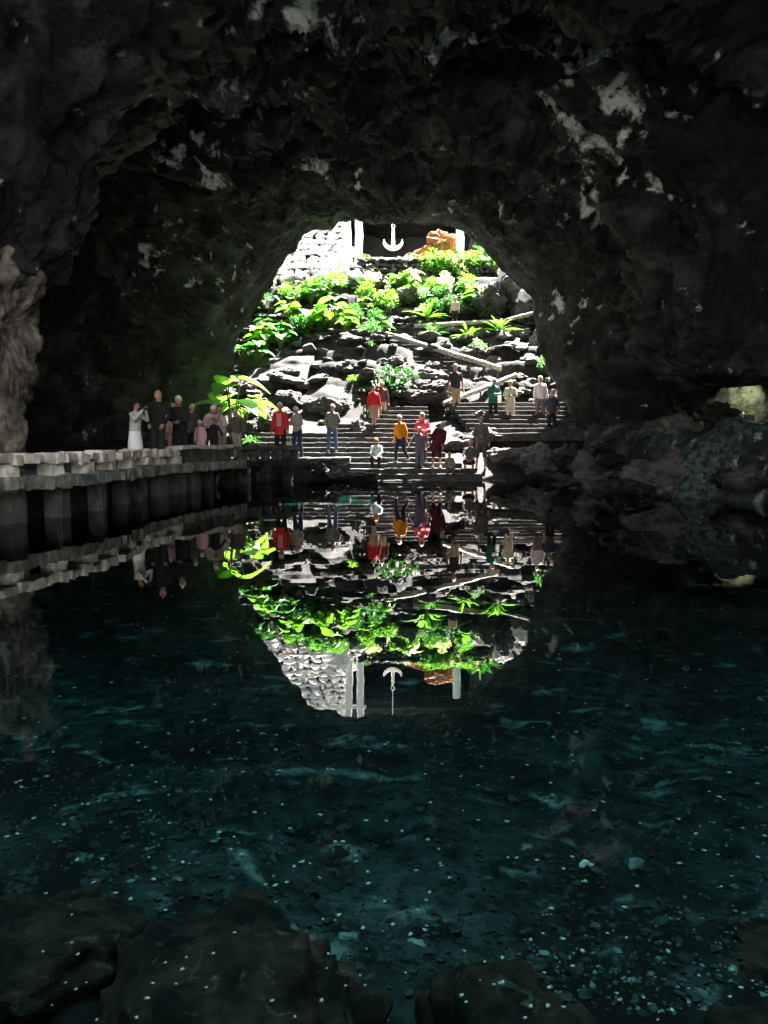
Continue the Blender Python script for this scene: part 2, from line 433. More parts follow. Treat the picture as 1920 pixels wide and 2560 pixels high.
amp = 0.14 + 0.86 * sst(0.0, 3.5, YL - YY)
big = fbm(px_ * 0.22, YY * 0.22, pz_ * 0.22, 41, 3)
mid = ridge(px_ * 0.55 + 0.3 * big, YY * 0.45, pz_ * 0.6, 43, 3)
fine = fbm(px_ * 2.2, YY * 2.2, pz_ * 2.2, 47, 3) - .5 * ridge(px_ * 1.5, YY * 1.2, pz_ * 1.7, 49, 3)
d = 0.75 * big * amp - 0.30 * mid * amp + 0.10 * fine * np.clip(amp, 0.75, 1)
# blocky fractures
cell = np.round((fbm(px_ * 0.5, YY * 0.5, pz_ * 0.5, 53, 3)) * 3) / 3
cell2 = np.round((fbm(px_ * 1.2, YY * 1.0, pz_ * 1.3, 59, 3)) * 3) / 3
d = d + (0.5 * cell + .22 * cell2) * np.clip(amp - .12, 0, 1)
flare = np.where(YY > YL, ((YY - YL) / 2.0) ** 1.7 * 3.6 * np.clip(0.35 + np.sin(PH), 0.35, 1.2), 0)
rr = base + d + flare
Xc = CX + rr * np.cos(PH); Zc = CZ + rr * np.sin(PH)
CP = np.stack([Xc, YY, Zc], -1).reshape(-1, 3)
_d = CP - np.array([0, 0, EYE]); _f = _d @ np.array(FW); _u = _d @ np.array(UP); _sx = 960 + F * _d[:, 0] / _f; _sy = 1280 - F * _u / _f
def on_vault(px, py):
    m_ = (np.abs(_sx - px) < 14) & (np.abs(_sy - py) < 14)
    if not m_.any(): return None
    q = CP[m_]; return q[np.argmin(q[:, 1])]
def add_painted_highlights(mat, pts):  # paints pale zones at set points as bright highlights on the vault
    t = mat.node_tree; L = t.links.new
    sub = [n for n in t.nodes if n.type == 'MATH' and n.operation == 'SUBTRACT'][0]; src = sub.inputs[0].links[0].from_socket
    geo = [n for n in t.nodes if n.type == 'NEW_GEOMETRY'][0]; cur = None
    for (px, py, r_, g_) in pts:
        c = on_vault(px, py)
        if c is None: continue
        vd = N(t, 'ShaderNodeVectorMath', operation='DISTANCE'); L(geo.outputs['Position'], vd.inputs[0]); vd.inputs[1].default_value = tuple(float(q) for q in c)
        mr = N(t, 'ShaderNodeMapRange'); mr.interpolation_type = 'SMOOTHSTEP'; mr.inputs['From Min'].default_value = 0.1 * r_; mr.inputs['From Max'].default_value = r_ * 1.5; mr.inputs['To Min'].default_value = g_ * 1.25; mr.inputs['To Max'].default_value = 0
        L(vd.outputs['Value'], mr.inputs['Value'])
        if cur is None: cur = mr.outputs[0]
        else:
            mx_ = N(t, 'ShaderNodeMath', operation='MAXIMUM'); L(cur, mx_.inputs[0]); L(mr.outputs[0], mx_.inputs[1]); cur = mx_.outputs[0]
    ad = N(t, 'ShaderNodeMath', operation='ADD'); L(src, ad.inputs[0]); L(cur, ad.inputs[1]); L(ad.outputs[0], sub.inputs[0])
add_painted_highlights(M_cave, [(1130, 110, 1.3, .11), (1400, 175, 1.7, .12), (1600, 270, 1.4, .13), (1620, 400, 1.3, .15), (1640, 520, 1.2, .16), (1790, 540, 1.4, .15), (1450, 350, 1.3, .14), (520, 240, 1.1, .1), (240, 230, .8, .13), (330, 320, .8, .14), (460, 370, 1.9, .1), (620, 280, 1.4, .1), (780, 430, .9, .13), (860, 460, .8, .1), (1480, 500, 1.7, .12), (740, 10, 1.3, .14), (1240, 545, 1.0, .1), (380, 640, 1.4, .08), (1660, 730, 1.0, .1), (1100, 530, 1.2, .07), (560, 700, 1.4, .07), (900, 120, 1.4, .07), (1400, 760, 1.4, .07), (420, 560, 1.2, .07)])
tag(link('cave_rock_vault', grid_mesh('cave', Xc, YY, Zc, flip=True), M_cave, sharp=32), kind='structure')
# roof edge and plateau at the near end: blocks the sun over the pool
top = 14.5
e0 = np.stack([Xc[:, 0], YY[:, 0], Zc[:, 0]], -1)
rows = []
for k in range(9):
    f = k / 8
    rows.append(np.stack([e0[:, 0] * (1 + 0.25 * f), e0[:, 1] - 0.4 * f + 0.3 * vnoise(e0[:, 0], f * 4, e0[:, 2], 3) * (f > 0), np.maximum(e0[:, 2], e0[:, 2] + (top - e0[:, 2]) * f * (e0[:, 2] > 3))], -1))
G = np.stack(rows, 1)
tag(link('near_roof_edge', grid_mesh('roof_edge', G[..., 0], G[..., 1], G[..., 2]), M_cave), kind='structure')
X, Y = np.meshgrid(axis(-30, 30, 1), axis(8.0, 32.0, 1), indexing='ij')
tag(link('plateau', grid_mesh('plateau', X, Y, 14.4 + 0.2 * vnoise(X, Y, 0, 2) - 0.9 * sst(27, 32, Y)), M_slope), kind='structure')
# walls of the near opening, behind the camera, unseen and pale to bounce fill light
def wallsheet(name, pts, z0, z1, mat, seed, amp=0.8, step=0.35, lean=0.0):
    P0 = [Vector((*p, 0)) for p in pts]; L_ = [0]
    for i in range(1, len(P0)): L_.append(L_[-1] + (P0[i] - P0[i - 1]).length)
    s = np.arange(0, L_[-1], step); xs_ = np.interp(s, L_, [p.x for p in P0]); ys_ = np.interp(s, L_, [p.y for p in P0])
    zs = np.arange(z0, z1 + step, step)
    Xs, Zs = np.meshgrid(xs_, zs, indexing='ij'); Ys, _ = np.meshgrid(ys_, zs, indexing='ij')
    tx = np.gradient(xs_); ty = np.gradient(ys_); l = np.hypot(tx, ty); nx = (-ty / l)[:, None]; ny = (tx / l)[:, None]
    dd = amp * fbm(Xs * 0.4, Ys * 0.4, Zs * 0.5, seed, 5) + 0.35 * amp * np.round(2 * fbm(Xs * 0.7, Ys * 0.7, Zs * 1.1, seed + 9, 2)) / 2 + lean * (Zs - z0)
    return tag(link(name, grid_mesh(name, Xs + nx * dd, Ys + ny * dd, Zs), mat), kind='structure')
wallsheet('near_pit_wall', [(13, 9), (14, 0), (12, -10), (4, -15), (-6, -15), (-12, -10), (-13, 0), (-11, 9)], -1.5, 15, M_bounce, 61, 0.9, 0.5)
# far pit
wallsheet('far_pit_left_wall', [(-9.5, 27.0), (-11, 32), (-10.5, 38), (-8.6, 43), (-6.4, 46.5), (-1.9, 48.5)], 0, 17.5, M_slope, 63, 0.5, 0.14)
wallsheet('far_pit_right_wall', [(5.2, 48.5), (8.5, 46), (10.5, 41), (11.5, 34), (9.5, 28.5)], 0, 17.5, M_slope, 65, 0.5, 0.16)
wallsheet('recess_back_wall', [(-4, 48.6), (-4, 55), (8, 55), (8, 48.6)], 9.5, 18, M_dark, 67, 0.4, 0.25)
X, Y = np.meshgrid(axis(-5, 9, 0.2), axis(48.3, 56, 0.2), indexing='ij')
tag(link('recess_ceiling', grid_mesh('recess_ceiling', X, Y, 15.6 + 0.25 * fbm(X * 0.6, Y * 0.6, 0, 71, 3) - 0.25 * (Y - 48) * 0.3), M_dark), kind='structure')
wallsheet('rock_above_recess', [(-2.6, 48.3), (5.8, 48.3)], 15.3, 18.2, M_slope, 73, 0.35, 0.12)
X, Y = np.meshgrid(axis(-40, 40, 2), axis(48.0, 90, 2), indexing='ij')
tag(link('far_plateau', grid_mesh('far_plateau', X, Y, 17.8 + 0.3 * vnoise(X * .3, Y * .3, 0, 2)), M_slope), kind='structure')

# ------------------------------------------------------------------ rocks
def rock_mesh(seed, sub=4, cuts=10, rough=0.12, crag=0.0):
    rnd = random.Random(seed)
    bm = bmesh.new(); bmesh.ops.create_icosphere(bm, subdivisions=sub, radius=1)
    planes = []
    for _ in range(cuts):
        n = Vector((rnd.gauss(0, 1), rnd.gauss(0, 1), rnd.gauss(0, 1))).normalized(); planes.append((n, rnd.uniform(0.5, 0.82)))
    V = np.array([v.co[:] for v in bm.verts])
    for n, dd in planes:
        n_ = np.array(n); k = V @ n_ - dd; V = V - np.where(k > 0, k, 0)[:, None] * n_
    nrm = V / np.linalg.norm(V, axis=1)[:, None]
    V = V + nrm * (rough * fbm(V[:, 0] * 1.8, V[:, 1] * 1.8, V[:, 2] * 1.8, seed, 4))[:, None]
    if crag:
        V = V + nrm * (-crag * .6 * ridge(V[:, 0] * 1.6, V[:, 1] * 1.6, V[:, 2] * 1.6, seed + 7, 3) + crag * .35 * np.round(2 * fbm(V[:, 0] * 2.2, V[:, 1] * 2.2, V[:, 2] * 3, seed + 3, 2)) / 2 + .03 * fbm(V[:, 0] * 9, V[:, 1] * 9, V[:, 2] * 9, seed, 2))[:, None]
    for v, c in zip(bm.verts, V): v.co = c
    me = bpy.data.meshes.new('rock'); bm.to_mesh(me); bm.free()
    me.polygons.foreach_set('use_smooth', [True] * len(me.polygons)); me.set_sharp_from_angle(angle=R(24))
    return me
ROCKS = [rock_mesh(100 + i, 5, 13, 0.14, 0.16) for i in range(9)]
ROCKX = [rock_mesh(300 + i, 5, 12, 0.18, 0.26) for i in range(5)]
ROCKB = [rock_mesh(400 + i, 5, 4, 0.2, 0.17) for i in range(3)]
for _m in ROCKB: _m.set_sharp_from_angle(angle=R(180))
ROCKL = [rock_mesh(200 + i, 3, 12, 0.12, 0.12) for i in range(8)]
_mc = {}
def rockcopy(me, mat):
    k = (me.name, mat.name)
    if k not in _mc:
        m2 = me.copy(); m2.materials.clear(); m2.materials.append(mat); _mc[k] = m2
    return _mc[k]
def rock(name, loc, size, mat, seed, rot=None, label=None, group=None, cat='rock', lo=False):
    rnd = random.Random(seed)
    src = ROCKL if lo else ROCKB if name == 'sunken_boulder' else ROCKX if (name in ('bank_boulder', 'orange_boulder') or 'outcrop' in (label or '') or mat is M_slope) else ROCKS
    me = rockcopy(src[seed % len(src)], mat)
    o = bpy.data.objects.new(name, me); C.objects.link(o); o.location = loc; o.scale = size
    o.rotation_euler = rot if rot else (rnd.uniform(-.4, .4), rnd.uniform(-.4, .4), rnd.uniform(0, 6.28))
    return tag(o, label, cat, group)

# large rocks of the slope: px, py (centre), depth or None, radius x,y,z, material, rotation, label
big = [
 (722, 950, None, (1.25, 1.0, .62), M_slope, (0, .1, .2), 'big dark lava boulder with a flat top under the sandy ledge'),
 (640, 985, None, (.85, .8, .6), M_slope, (0, 0, 1), 'mossy grey boulder right of the large light green leaves'),
 (610, 1030, None, (.7, .7, .55), M_slope, (0, 0, 2), 'squarish dark boulder behind the person in the grey top and pale trousers'),
 (600, 1075, 29.2, (.9, .5, .6), M_slope, (0, 0, 2), 'dark boulder low behind the person in the grey top and pale trousers'),
 (668, 1060, 29.8, (.8, .5, .6), M_slope, (0, 0, 1), 'dark boulder behind the left shoulder of the red jacketed person'),
 (735, 1005, None, (1.0, .6, .55), M_stone, (.1, 0, .3), 'cracked grey rock face above the person in the red jacket'),
 (800, 1020, None, (1.15, .6, .7), M_stone, (.1, .1, -.2), 'cracked grey rock face above the man in the grey sweater'),
 (850, 1015, None, (.6, .5, .4), M_stone, (0, .2, .8), 'angular grey block left of the person in the red shirt'),
 (895, 1072, None, (.36, .3, .38), M_stone, (0, 0, .4), 'round pale boulder standing on the steps right of the man in the grey sweater'),
 (802, 1062, None, (.28, .25, .24), M_stone, (0, 0, .4), 'small rock beside the left shoulder of the man in the grey sweater'),
 (1080, 935, 33.2, (.9, .8, .65), M_slope, (0, 0, .4), 'large dark rock right of the white flowering bush'),
 (1060, 985, 31.9, (1.3, .8, .65), M_slope, (0, 0, .2), 'black rock mass below the white flowering bush'),
 (1188, 1045, 30.4, (.62, .5, .42), M_stone, (0, 0, .2), 'domed greenish boulder with strap leaves growing behind it'),
 (1150, 1105, 28.6, (.95, .5, .42), M_stone, (.2, -.45, .1), 'pale sloping slab of rock behind the crouching child'),
 (1215, 1090, 28.9, (.8, .6, .42), M_stone, (0, -.3, .5), 'jagged rock behind the person in the camouflage top'),
 (1262, 1140, 27.4, (.9, .7, .45), M_stone, (0, .2, .3), 'low grey rock at the foot of the right hand steps'),
 (1330, 1148, 27.0, (.95, .8, .62), M_stone, (0, 0, 1.2), 'largest rounded boulder at the water edge below the right hand steps'),
 (1400, 1170, 26.6, (.9, .7, .5), M_slope, (0, 0, .2), 'dark boulder between the rounded boulder and the arch foot'),
 (1232, 905, 34.5, (.55, .4, .4), M_stone, (0, 0, .1), 'flat grey rock where the two wooden handrails meet'),
 (1290, 885, 35.0, (.42, .4, .62), M_pale, (0, .1, 0), 'upright pale block on the right, left one of the pair'),
 (1328, 888, 35.2, (.40, .4, .55), M_pale, (0, 0, .2), 'upright pale block on the right, right one of the pair'),
 (1300, 835, 36.6, (.8, .5, .4), M_stone, (0, .3, .3), 'jagged rock under the upper handrail on the right'),
 (1200, 880, 35.2, (.9, .5, .3), M_slope, (0, 0, 0), 'mossy rock behind the small white blossoms'),
 (1285, 735, 38.6, (1.15, 1.0, 1.5), M_stone, (0, .35, .1), 'tall rugged outcrop on the right edge of the arch'),
 (1225, 760, 38.2, (.9, .9, 1.2), M_slope, (0, .1, .7), 'dark hollow outcrop left of the tall rugged one'),
 (1320, 785, 37.6, (.7, .7, .7), M_stone, (0, 0, 1.7), 'low knobbly outcrop at the right end of the upper handrail'),
 (1265, 690, 38.4, (.5, .5, .4), M_pale, (0, .5, .3), 'bright knob on top of the tall rugged outcrop'),  # pale stone colour stands in for the sunlit rim
 (1318, 735, 38.0, (.45, .5, .5), M_pale, (0, .6, .3), 'bright rock on the right shoulder of the tall rugged outcrop'),
 (1345, 850, 35.5, (.45, .5, .5), M_stone, (0, .2, .3), 'grey rock at the right edge above the small bright bush'),
 (850, 660, 42.4, (1.0, .6, .5), M_pale, (0, 0, .2), 'bleached boulder below the twin white trunks'),
 (1020, 735, 38.8, (.7, .5, .3), M_stone, (0, 0, .2), 'rounded brownish boulder below the terrace wall'),
 (660, 830, 36.0, (.9, .6, .32), M_slope, (0, .1, .1), 'flat dark slab among the broad leaved plants on the left'),
 (905, 850, 35.3, (1.25, .8, .55), M_slope, (0, 0, .1), 'mossy dark bank beneath the leafy plants in the middle'),
 (990, 905, 33.8, (.45, .4, .42), M_stone, (0, .3, .6), 'pointed pale stone at the left end of the upper steps'),
]
for i, (px, py, D, s, mt_, rot, lab) in enumerate(big):
    p = P(px, py, D) if D else hit(px, py)
    if not D: p.y += s[1] * 0.3; p.z = P(px, py, p.y).z
    # real scale stays; sit into whatever ground is below
    g = surf(p.x, p.y); rz_ = s[2]
    if p.z - rz_ * 0.6 > g: rz_ = (p.z - g) * 1.05 + 0.1
    rock('boulder', p, (s[0], s[1], max(s[2], min(rz_, s[2] * 1.8))), mt_, 10 + i, rot, lab, None)

rnd = random.Random(5)
# rubble of the slope
rub = 0
for i in range(4000):
    if rub >= 290: break
    px = rnd.uniform(560, 1420); py = rnd.uniform(690, 1100)
    p = hit(px, py)
    if p.y < 31.0 or p.y > 46: continue
    if 1110 < px < 1260 and 905 < py < 1000: continue
    if (600 < px < 785 and 880 < py < 965) or (770 < px < 890 and 955 < py < 1012): continue
    s = rnd.choice([.16, .2, .26, .34, .46]) * rnd.uniform(.8, 1.2)
    z = gz(p.x, p.y) + s * .2
    rock('lava_stone', (p.x, p.y, z), (s * rnd.uniform(.9, 1.7), s, s * rnd.uniform(.45, .75)), M_stone if rnd.random() < .6 else M_slope, i, (0, rnd.uniform(-.3, .3), rnd.uniform(0, 6.3)), ('small' if s < .25 else 'middling' if s < .36 else 'big') + ' grey lava stone ' + ('beside the broad leaved plants' if px < 780 and py < 880 else 'around the sandy ledge' if px < 780 else 'high on the planted slope' if py < 800 else 'beside the narrow upper steps' if px < 1130 else 'below the rugged outcrop' if py < 930 else 'above the right hand steps'), 'lava stones scattered over the slope', 'stone', lo=True)
    rub += 1
rub = 0
while rub < 70:
    px = rnd.uniform(615, 905); py = rnd.uniform(655, 722); p = hit(px, py)
    if p.y < 38.5 or p.y > 43.5: rub += .02; continue
    s = rnd.choice([.2, .28, .36, .5])
    rock('bleached_stone', (p.x, p.y, gz(p.x, p.y) + s * .25), (s * rnd.uniform(.9, 1.6), s, s * rnd.uniform(.5, .9)), M_pale, int(px * 3), (rnd.uniform(-.3, .3), rnd.uniform(-.3, .3), rnd.uniform(0, 6.3)), 'sun bleached stone among the rubble at the top left of the slope', 'sun bleached stones at the top left of the slope', 'stone', lo=True)  # sunlight put into the near white stone colour
    rub += 1
# right bank and shore boulders
bank = [(1500, 1180, 21.5, (.9, .8, .75), 'craggy rock where the right bank meets the foot of the arch'),
 (1560, 1120, 21.0, (1.0, .9, .7), 'craggy boulder upper left on the dark right bank'),
 (1530, 1245, 20.0, (.6, .5, .3), 'pale streaked rock dipping into the water at the tip of the right bank'),
 (1660, 1190, 18.6, (1.1, .8, .75), 'broad dark boulder in the middle of the right bank'),
 (1780, 1150, 18.4, (1.2, .9, .8), 'broad dark boulder in front of the lit niche'),
 (1880, 1200, 17.2, (1.0, .8, .8), 'dark boulder at the right edge of the photo above the water'),
 (1690, 1085, 20.2, (1.1, .7, .5), 'flat topped rock left below the lit niche'),
 (1800, 1040, 21.2, (.55, .5, .45), 'knobbly rock standing in front of the greenish lit wall'),
 (1420, 1150, 26.0, (.5, .5, .7), 'upright rock at the right foot of the arch'),
 (845, 1180, 25.3, (.55, .4, .3), 'dark half sunken rock at the left end of the lowest steps'),  # added to cover the sunlit bed so the water edge reads dark
 (800, 1175, 25.4, (.45, .35, .3), 'rock with a pale top in front of the dark landing'),
 (905, 1192, 25.1, (.6, .35, .2), 'low wet rock under the girl with orange hair'),  # added here to hide a sunlit strip of the pool bed
 (1465, 1215, 24.0, (.7, .5, .35), 'low rock at the waterline right of the bright shallow')]
for i, (px, py, D, s, lab) in enumerate(bank):
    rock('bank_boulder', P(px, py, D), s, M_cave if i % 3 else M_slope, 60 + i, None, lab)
# hanging masses and the column on the left
def blobrock(name, rings_, mat, seed, amp, kind=None, label=None, cat=None, n=220, cy=15.0):
    """rings_: (z, xmin, xmax, halfdepth)"""
    zs = np.array([r[0] for r in rings_]); z = np.arange(zs[0], zs[-1], 0.05)
    x0 = np.interp(z, zs, [r[1] for r in rings_]); x1 = np.interp(z, zs, [r[2] for r in rings_]); hd = np.interp(z, zs, [r[3] for r in rings_])
    a = np.linspace(0, 2 * math.pi, n)
    Zg, A = np.meshgrid(z, a, indexing='ij')
    cx = ((x0 + x1) / 2)[:, None]; hw = ((x1 - x0) / 2)[:, None]; h_ = hd[:, None]
    ca, sa = np.cos(A), np.sin(A)
    bx = cx + hw * ca; by = cy + h_ * sa
    dd = amp * (fbm(bx * .8, by * .8, Zg * .6, seed, 5) * .6 - .35 * ridge(bx * 1.0, by * 1.0, Zg * .5, seed + 4, 4) + .35 * np.round(2.5 * fbm(bx * 1.1, by * 1.1, Zg * .7, seed + 8, 3)) / 2.5 - .16 * ridge(bx * 3, by * 3, Zg * 1.6, seed + 5, 3))
    o = link(name, grid_mesh(name, bx + ca * dd, by + sa * dd, Zg), mat)
    return tag(o, label, cat, None, kind)
blobrock('rock_column', [(-1.2, -9.0, -6.7, 1.0), (1.2, -8.8, -6.5, .9), (3.2, -8.7, -6.45, .8), (4.3, -8.7, -6.5, .8), (5.2, -8.9, -6.7, .9), (5.6, -9, -6.8, .9)], M_col, 81, 0.55, label='brown rock column at the left edge rising behind the parapet', cat='rock column', cy=15.2)
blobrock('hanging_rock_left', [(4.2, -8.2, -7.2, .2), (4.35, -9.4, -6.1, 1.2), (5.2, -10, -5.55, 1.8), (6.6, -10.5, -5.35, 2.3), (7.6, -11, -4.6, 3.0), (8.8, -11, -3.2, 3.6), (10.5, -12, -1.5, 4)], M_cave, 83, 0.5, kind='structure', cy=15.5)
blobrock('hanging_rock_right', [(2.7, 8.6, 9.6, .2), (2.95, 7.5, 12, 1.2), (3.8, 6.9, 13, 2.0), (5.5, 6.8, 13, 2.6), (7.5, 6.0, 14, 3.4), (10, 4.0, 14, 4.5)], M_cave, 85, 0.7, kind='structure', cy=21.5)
# flood lamp hidden in the niche: it lights the greenish wall
def flood_lamp(loc, target):
    e = empty('flood_lamp', loc, 0, label='small dark flood lamp on the ground lighting the greenish niche wall', cat='lamp')
    mb = MB(); mb.box((0, 0, .18), (.26, .12, .18)); mb.build('housing', M_post, e, bevel=.01)
    mb = MB(); mb.box((0, 0, .04), (.2, .14, .03)); mb.tube([(-.08, 0, .04), (-.08, 0, .12)], .012); mb.tube([(.08, 0, .04), (.08, 0, .12)], .012); mb.build('bracket', M_post, e)
    ld = bpy.data.lights.new('lamp_light', 'SPOT'); ld.energy = 34; ld.color = (0.92, 0.95, 0.52); ld.spot_size = R(75); ld.spot_blend = .6; ld.shadow_soft_size = .12
    lo = bpy.data.objects.new('lamp_light', ld); C.objects.link(lo); lo.parent = e; lo.location = (0, .1, .25)
    dv = Vector(target) - Vector(loc); lo.rotation_euler = dv.to_track_quat('-Z', 'Y').to_euler()
    return e
flood_lamp((10.3, 22.6, 1.75), (11.3, 25.5, 2.5))

# ------------------------------------------------------------------ stairs
def step_mesh(x0, x1, y0, dep, z, h, rnd):
    mb = MB(); x = x0
    while x < x1 - 0.05:
        wd = rnd.uniform(.45, 1.3); wd = min(wd, x1 - x)
        n = max(2, int(wd / .11)); prof = 7
        V = []; Fc = []
        y_ = y0 + rnd.uniform(-.03, .03); zt = z + rnd.uniform(-.018, .012); tl = rnd.uniform(-.02, .02)
        for i in range(n + 1):
            xx = x + .006 + (wd - .012) * i / n; e = .03 if i in (0, n) else 0
            yf = y_ + rnd.uniform(-.012, .012) + e * .4; zz = zt + tl * (i / n - .5) + rnd.uniform(-.006, .006) - e * .25
            V += [(xx, yf + .035, zz - h - .12), (xx, yf + .012, zz - .09), (xx, yf, zz - .035), (xx, yf + .005, zz - .009), (xx, yf + .02, zz), (xx, yf + dep * .6, zz + rnd.uniform(-.004, .006)), (xx, yf + dep + .1, zz - .004)]
        for i in range(n):
            for k in range(prof - 1):
                Fc.append((i * prof + k, i * prof + k + 1, (i + 1) * prof + k + 1, (i + 1) * prof + k)[::-1])
        Fc.append(tuple(range(prof))[::-1]); Fc.append(tuple(n * prof + k for k in range(prof)))
        mb.add(V, Fc); x += wd
    return mb
def staircase(label, steps, seed):
    rnd = random.Random(seed)
    e = empty('stone_staircase', (steps[0][0], steps[0][2], steps[0][4]), 0, label=label, cat='stairs')
    off = Vector(e.location)
    for (x0, x1, y0, dep, z, h) in steps:
        mb = step_mesh(x0 - off.x, x1 - off.x, y0 - off.y, dep, z - off.z, h, rnd)
        mb.build('step', M_step, e, sharp=50)
    return e
st = []
for k in range(15):
    y0 = 25.75 + .36 * k; z = .05 + .17 * (k + 1)
    x0 = (-1.15 if k < 4 else -4.9 if k < 9 else -1.75) + (1.4 if k > 10 else 0); x1 = [3.2, 3.0, 2.6, 2.2, 2.1, 2.0, 1.9][k] if k < 7 else 1.7
    st.append((x0, x1, y0, .36, z, .17))
staircase('wide stone steps rising from the water behind the group of people', st, 1)
st = [(4.0 - .1 * k, 7.2, 25.75 + .36 * k, .36, .05 + .17 * (k + 1), .17) for k in range(8, 16)]
staircase('right hand stone steps where the man in the white shirt stands', st, 2)
st = []
for k in range(14):
    y0 = 32.4 + .30 * k; z = 3.0 + .21 * (k + 1)
    st.append((1.6 - .14 * k, 4.6 - .22 * k, y0, .30, z, .21))
staircase('narrow dark steps climbing between the two long handrails', st, 3)
st = []
for k in range(10):
    y0 = 31.9 + .32 * k; z = 2.4 + .2 * (k + 1)
    st.append((4.4 + .05 * k, 6.6, y0, .32, z, .2))
staircase('rough steps behind the person in pale yellow on the right', st, 4)
ld = empty('stone_landing', (-3.4, 25.8, 0), 0, label='dark stone landing above the water where the red jacketed person stands', cat='landing')
rn = random.Random(31); mb = MB()
for r_ in range(5):
    x = -5.6
    while x < -1.2:
        wd = min(rn.uniform(.2, .6), -1.15 - x); mb.box((x + wd / 2 + 3.4, .15 + rn.uniform(-.06, .05), -.6 + .25 * (r_ + .5)), (wd * .97, .4, .25), None, .03, rn); x += wd
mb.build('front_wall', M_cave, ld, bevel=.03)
mb = step_mesh(-2.25, 2.3, -.08, 1.75, .74, .1, rn); mb.build('paving', M_step, ld, sharp=50)
# underwater apron of shallow steps
st = [(-.2, 3.9, 25.75 - .36 * (k + 1), .36, .05 - .17 * k - (0.02 if k == 0 else 0), .17) for k in range(4)]
staircase('half sunken lowest steps at the water edge', st, 5)

# ------------------------------------------------------------------ handrails
def handrail(label, pts, r, posts=(), mat=M_rail, name='handrail', post_r=.035):
    p0 = Vector(pts[0]); e = empty(name, p0, 0, label=label, cat='handrail')
    mb = MB(); rnd = random.Random(len(label)); L_ = []
    for i in range(len(pts) - 1):
        a, b_ = Vector(pts[i]), Vector(pts[i + 1])
        for k in range(8): L_.append(a.lerp(b_, k / 8) + Vector((0, rnd.uniform(-.008, .008), rnd.uniform(-.01, .01))))
    L_.append(Vector(pts[-1]))
    mb.tube([q - p0 for q in L_], [r * rnd.uniform(.93, 1.07) for _ in L_], 12); mb.build('rail', mat, e)
    for q in posts:
        q = Vector(q); g = surf(q.x, q.y) - .1
        mb = MB(); mb.tube([q - p0 - Vector((0, 0, .02)), Vector((q.x, q.y, min(g, q.z - .5))) - p0], post_r); mb.build('post', M_post, e)
    return e
A0, A1 = P(963, 834, 36.2), P(1252, 922, 33.2)
handrail('long thick pale handrail slanting down to the right across the upper steps', [A0, A0.lerp(A1, .5), A1], .115, [A0.lerp(A1, f) for f in (.02, .25, .5, .75, .97)])
B0, B1 = P(1108, 1010, 31.2), P(1290, 938, 33.0)
handrail('thick pale handrail rising to the right in front of the narrow steps', [B0, B0.lerp(B1, .5), B1], .10, [B0.lerp(B1, f) for f in (.05, .5, .95)])
C0, C1, C2 = P(1036, 815, 37.0), P(1262, 802, 37.0), P(1335, 782, 36.8)
handrail('nearly level pale handrail below the outcrop at the upper right', [C0, C1, C2], .085, [C0, C0.lerp(C1, .3), C0.lerp(C1, .6), C1])
D0, D1 = P(940, 832, 36.6), P(966, 832, 36.2)
handrail('short level rail end at the top left of the long handrail', [D0, D1], .07, [D0, D0.lerp(D1, .5)], post_r=.06)
pts = [P(912, 651, 44.2), P(950, 650, 43.9), P(985, 652, 43.8), P(1015, 657, 44.0), P(1048, 668, 44.4)]
handrail('curved white terrace rim below the anchor', pts, .14, [pts[0], pts[2], pts[4]], M_white, name='terrace_rim')

def sand(name, label, cs, bulge):
    n_ = 26; A_, B_, C_, D_ = [Vector(c) for c in cs]
    U, W_ = np.meshgrid(np.linspace(0, 1, n_), np.linspace(0, 1, n_), indexing='ij')
    def bl(i): return (A_[i] * (1 - U) + B_[i] * U) * (1 - W_) + (D_[i] * (1 - U) + C_[i] * U) * W_
    X_, Y_, Z_ = bl(0), bl(1), bl(2); e_ = np.minimum(np.minimum(U, 1 - U), np.minimum(W_, 1 - W_)) * 2
    X_ = X_ + .25 * fbm(X_ * .9, Y_ * .9, 0, 3, 2) * (1 - e_); Y_ = Y_ + .25 * fbm(X_ * .9, Y_ * .9, 5, 3, 2)
    Z_ = Z_ + bulge * np.sin(np.pi * U) * np.sin(np.pi * W_) + .05 * fbm(X_ * 1.5, Y_ * 1.5, 0, 8, 3) - .5 * (e_ < .02)
    o = link(name, grid_mesh(name, X_, Y_, Z_), M_sand); tag(o, kind='structure'); return o
sand('sandy_ledge', '', [P(598, 965, 32.6), P(745, 945, 32.6), P(790, 885, 34.6), P(640, 895, 34.6)], .15)
sand('sandy_path', '', [P(765, 1012, 31.6), P(885, 1012, 31.6), P(890, 955, 33.0), P(780, 955, 33.0)], .12)
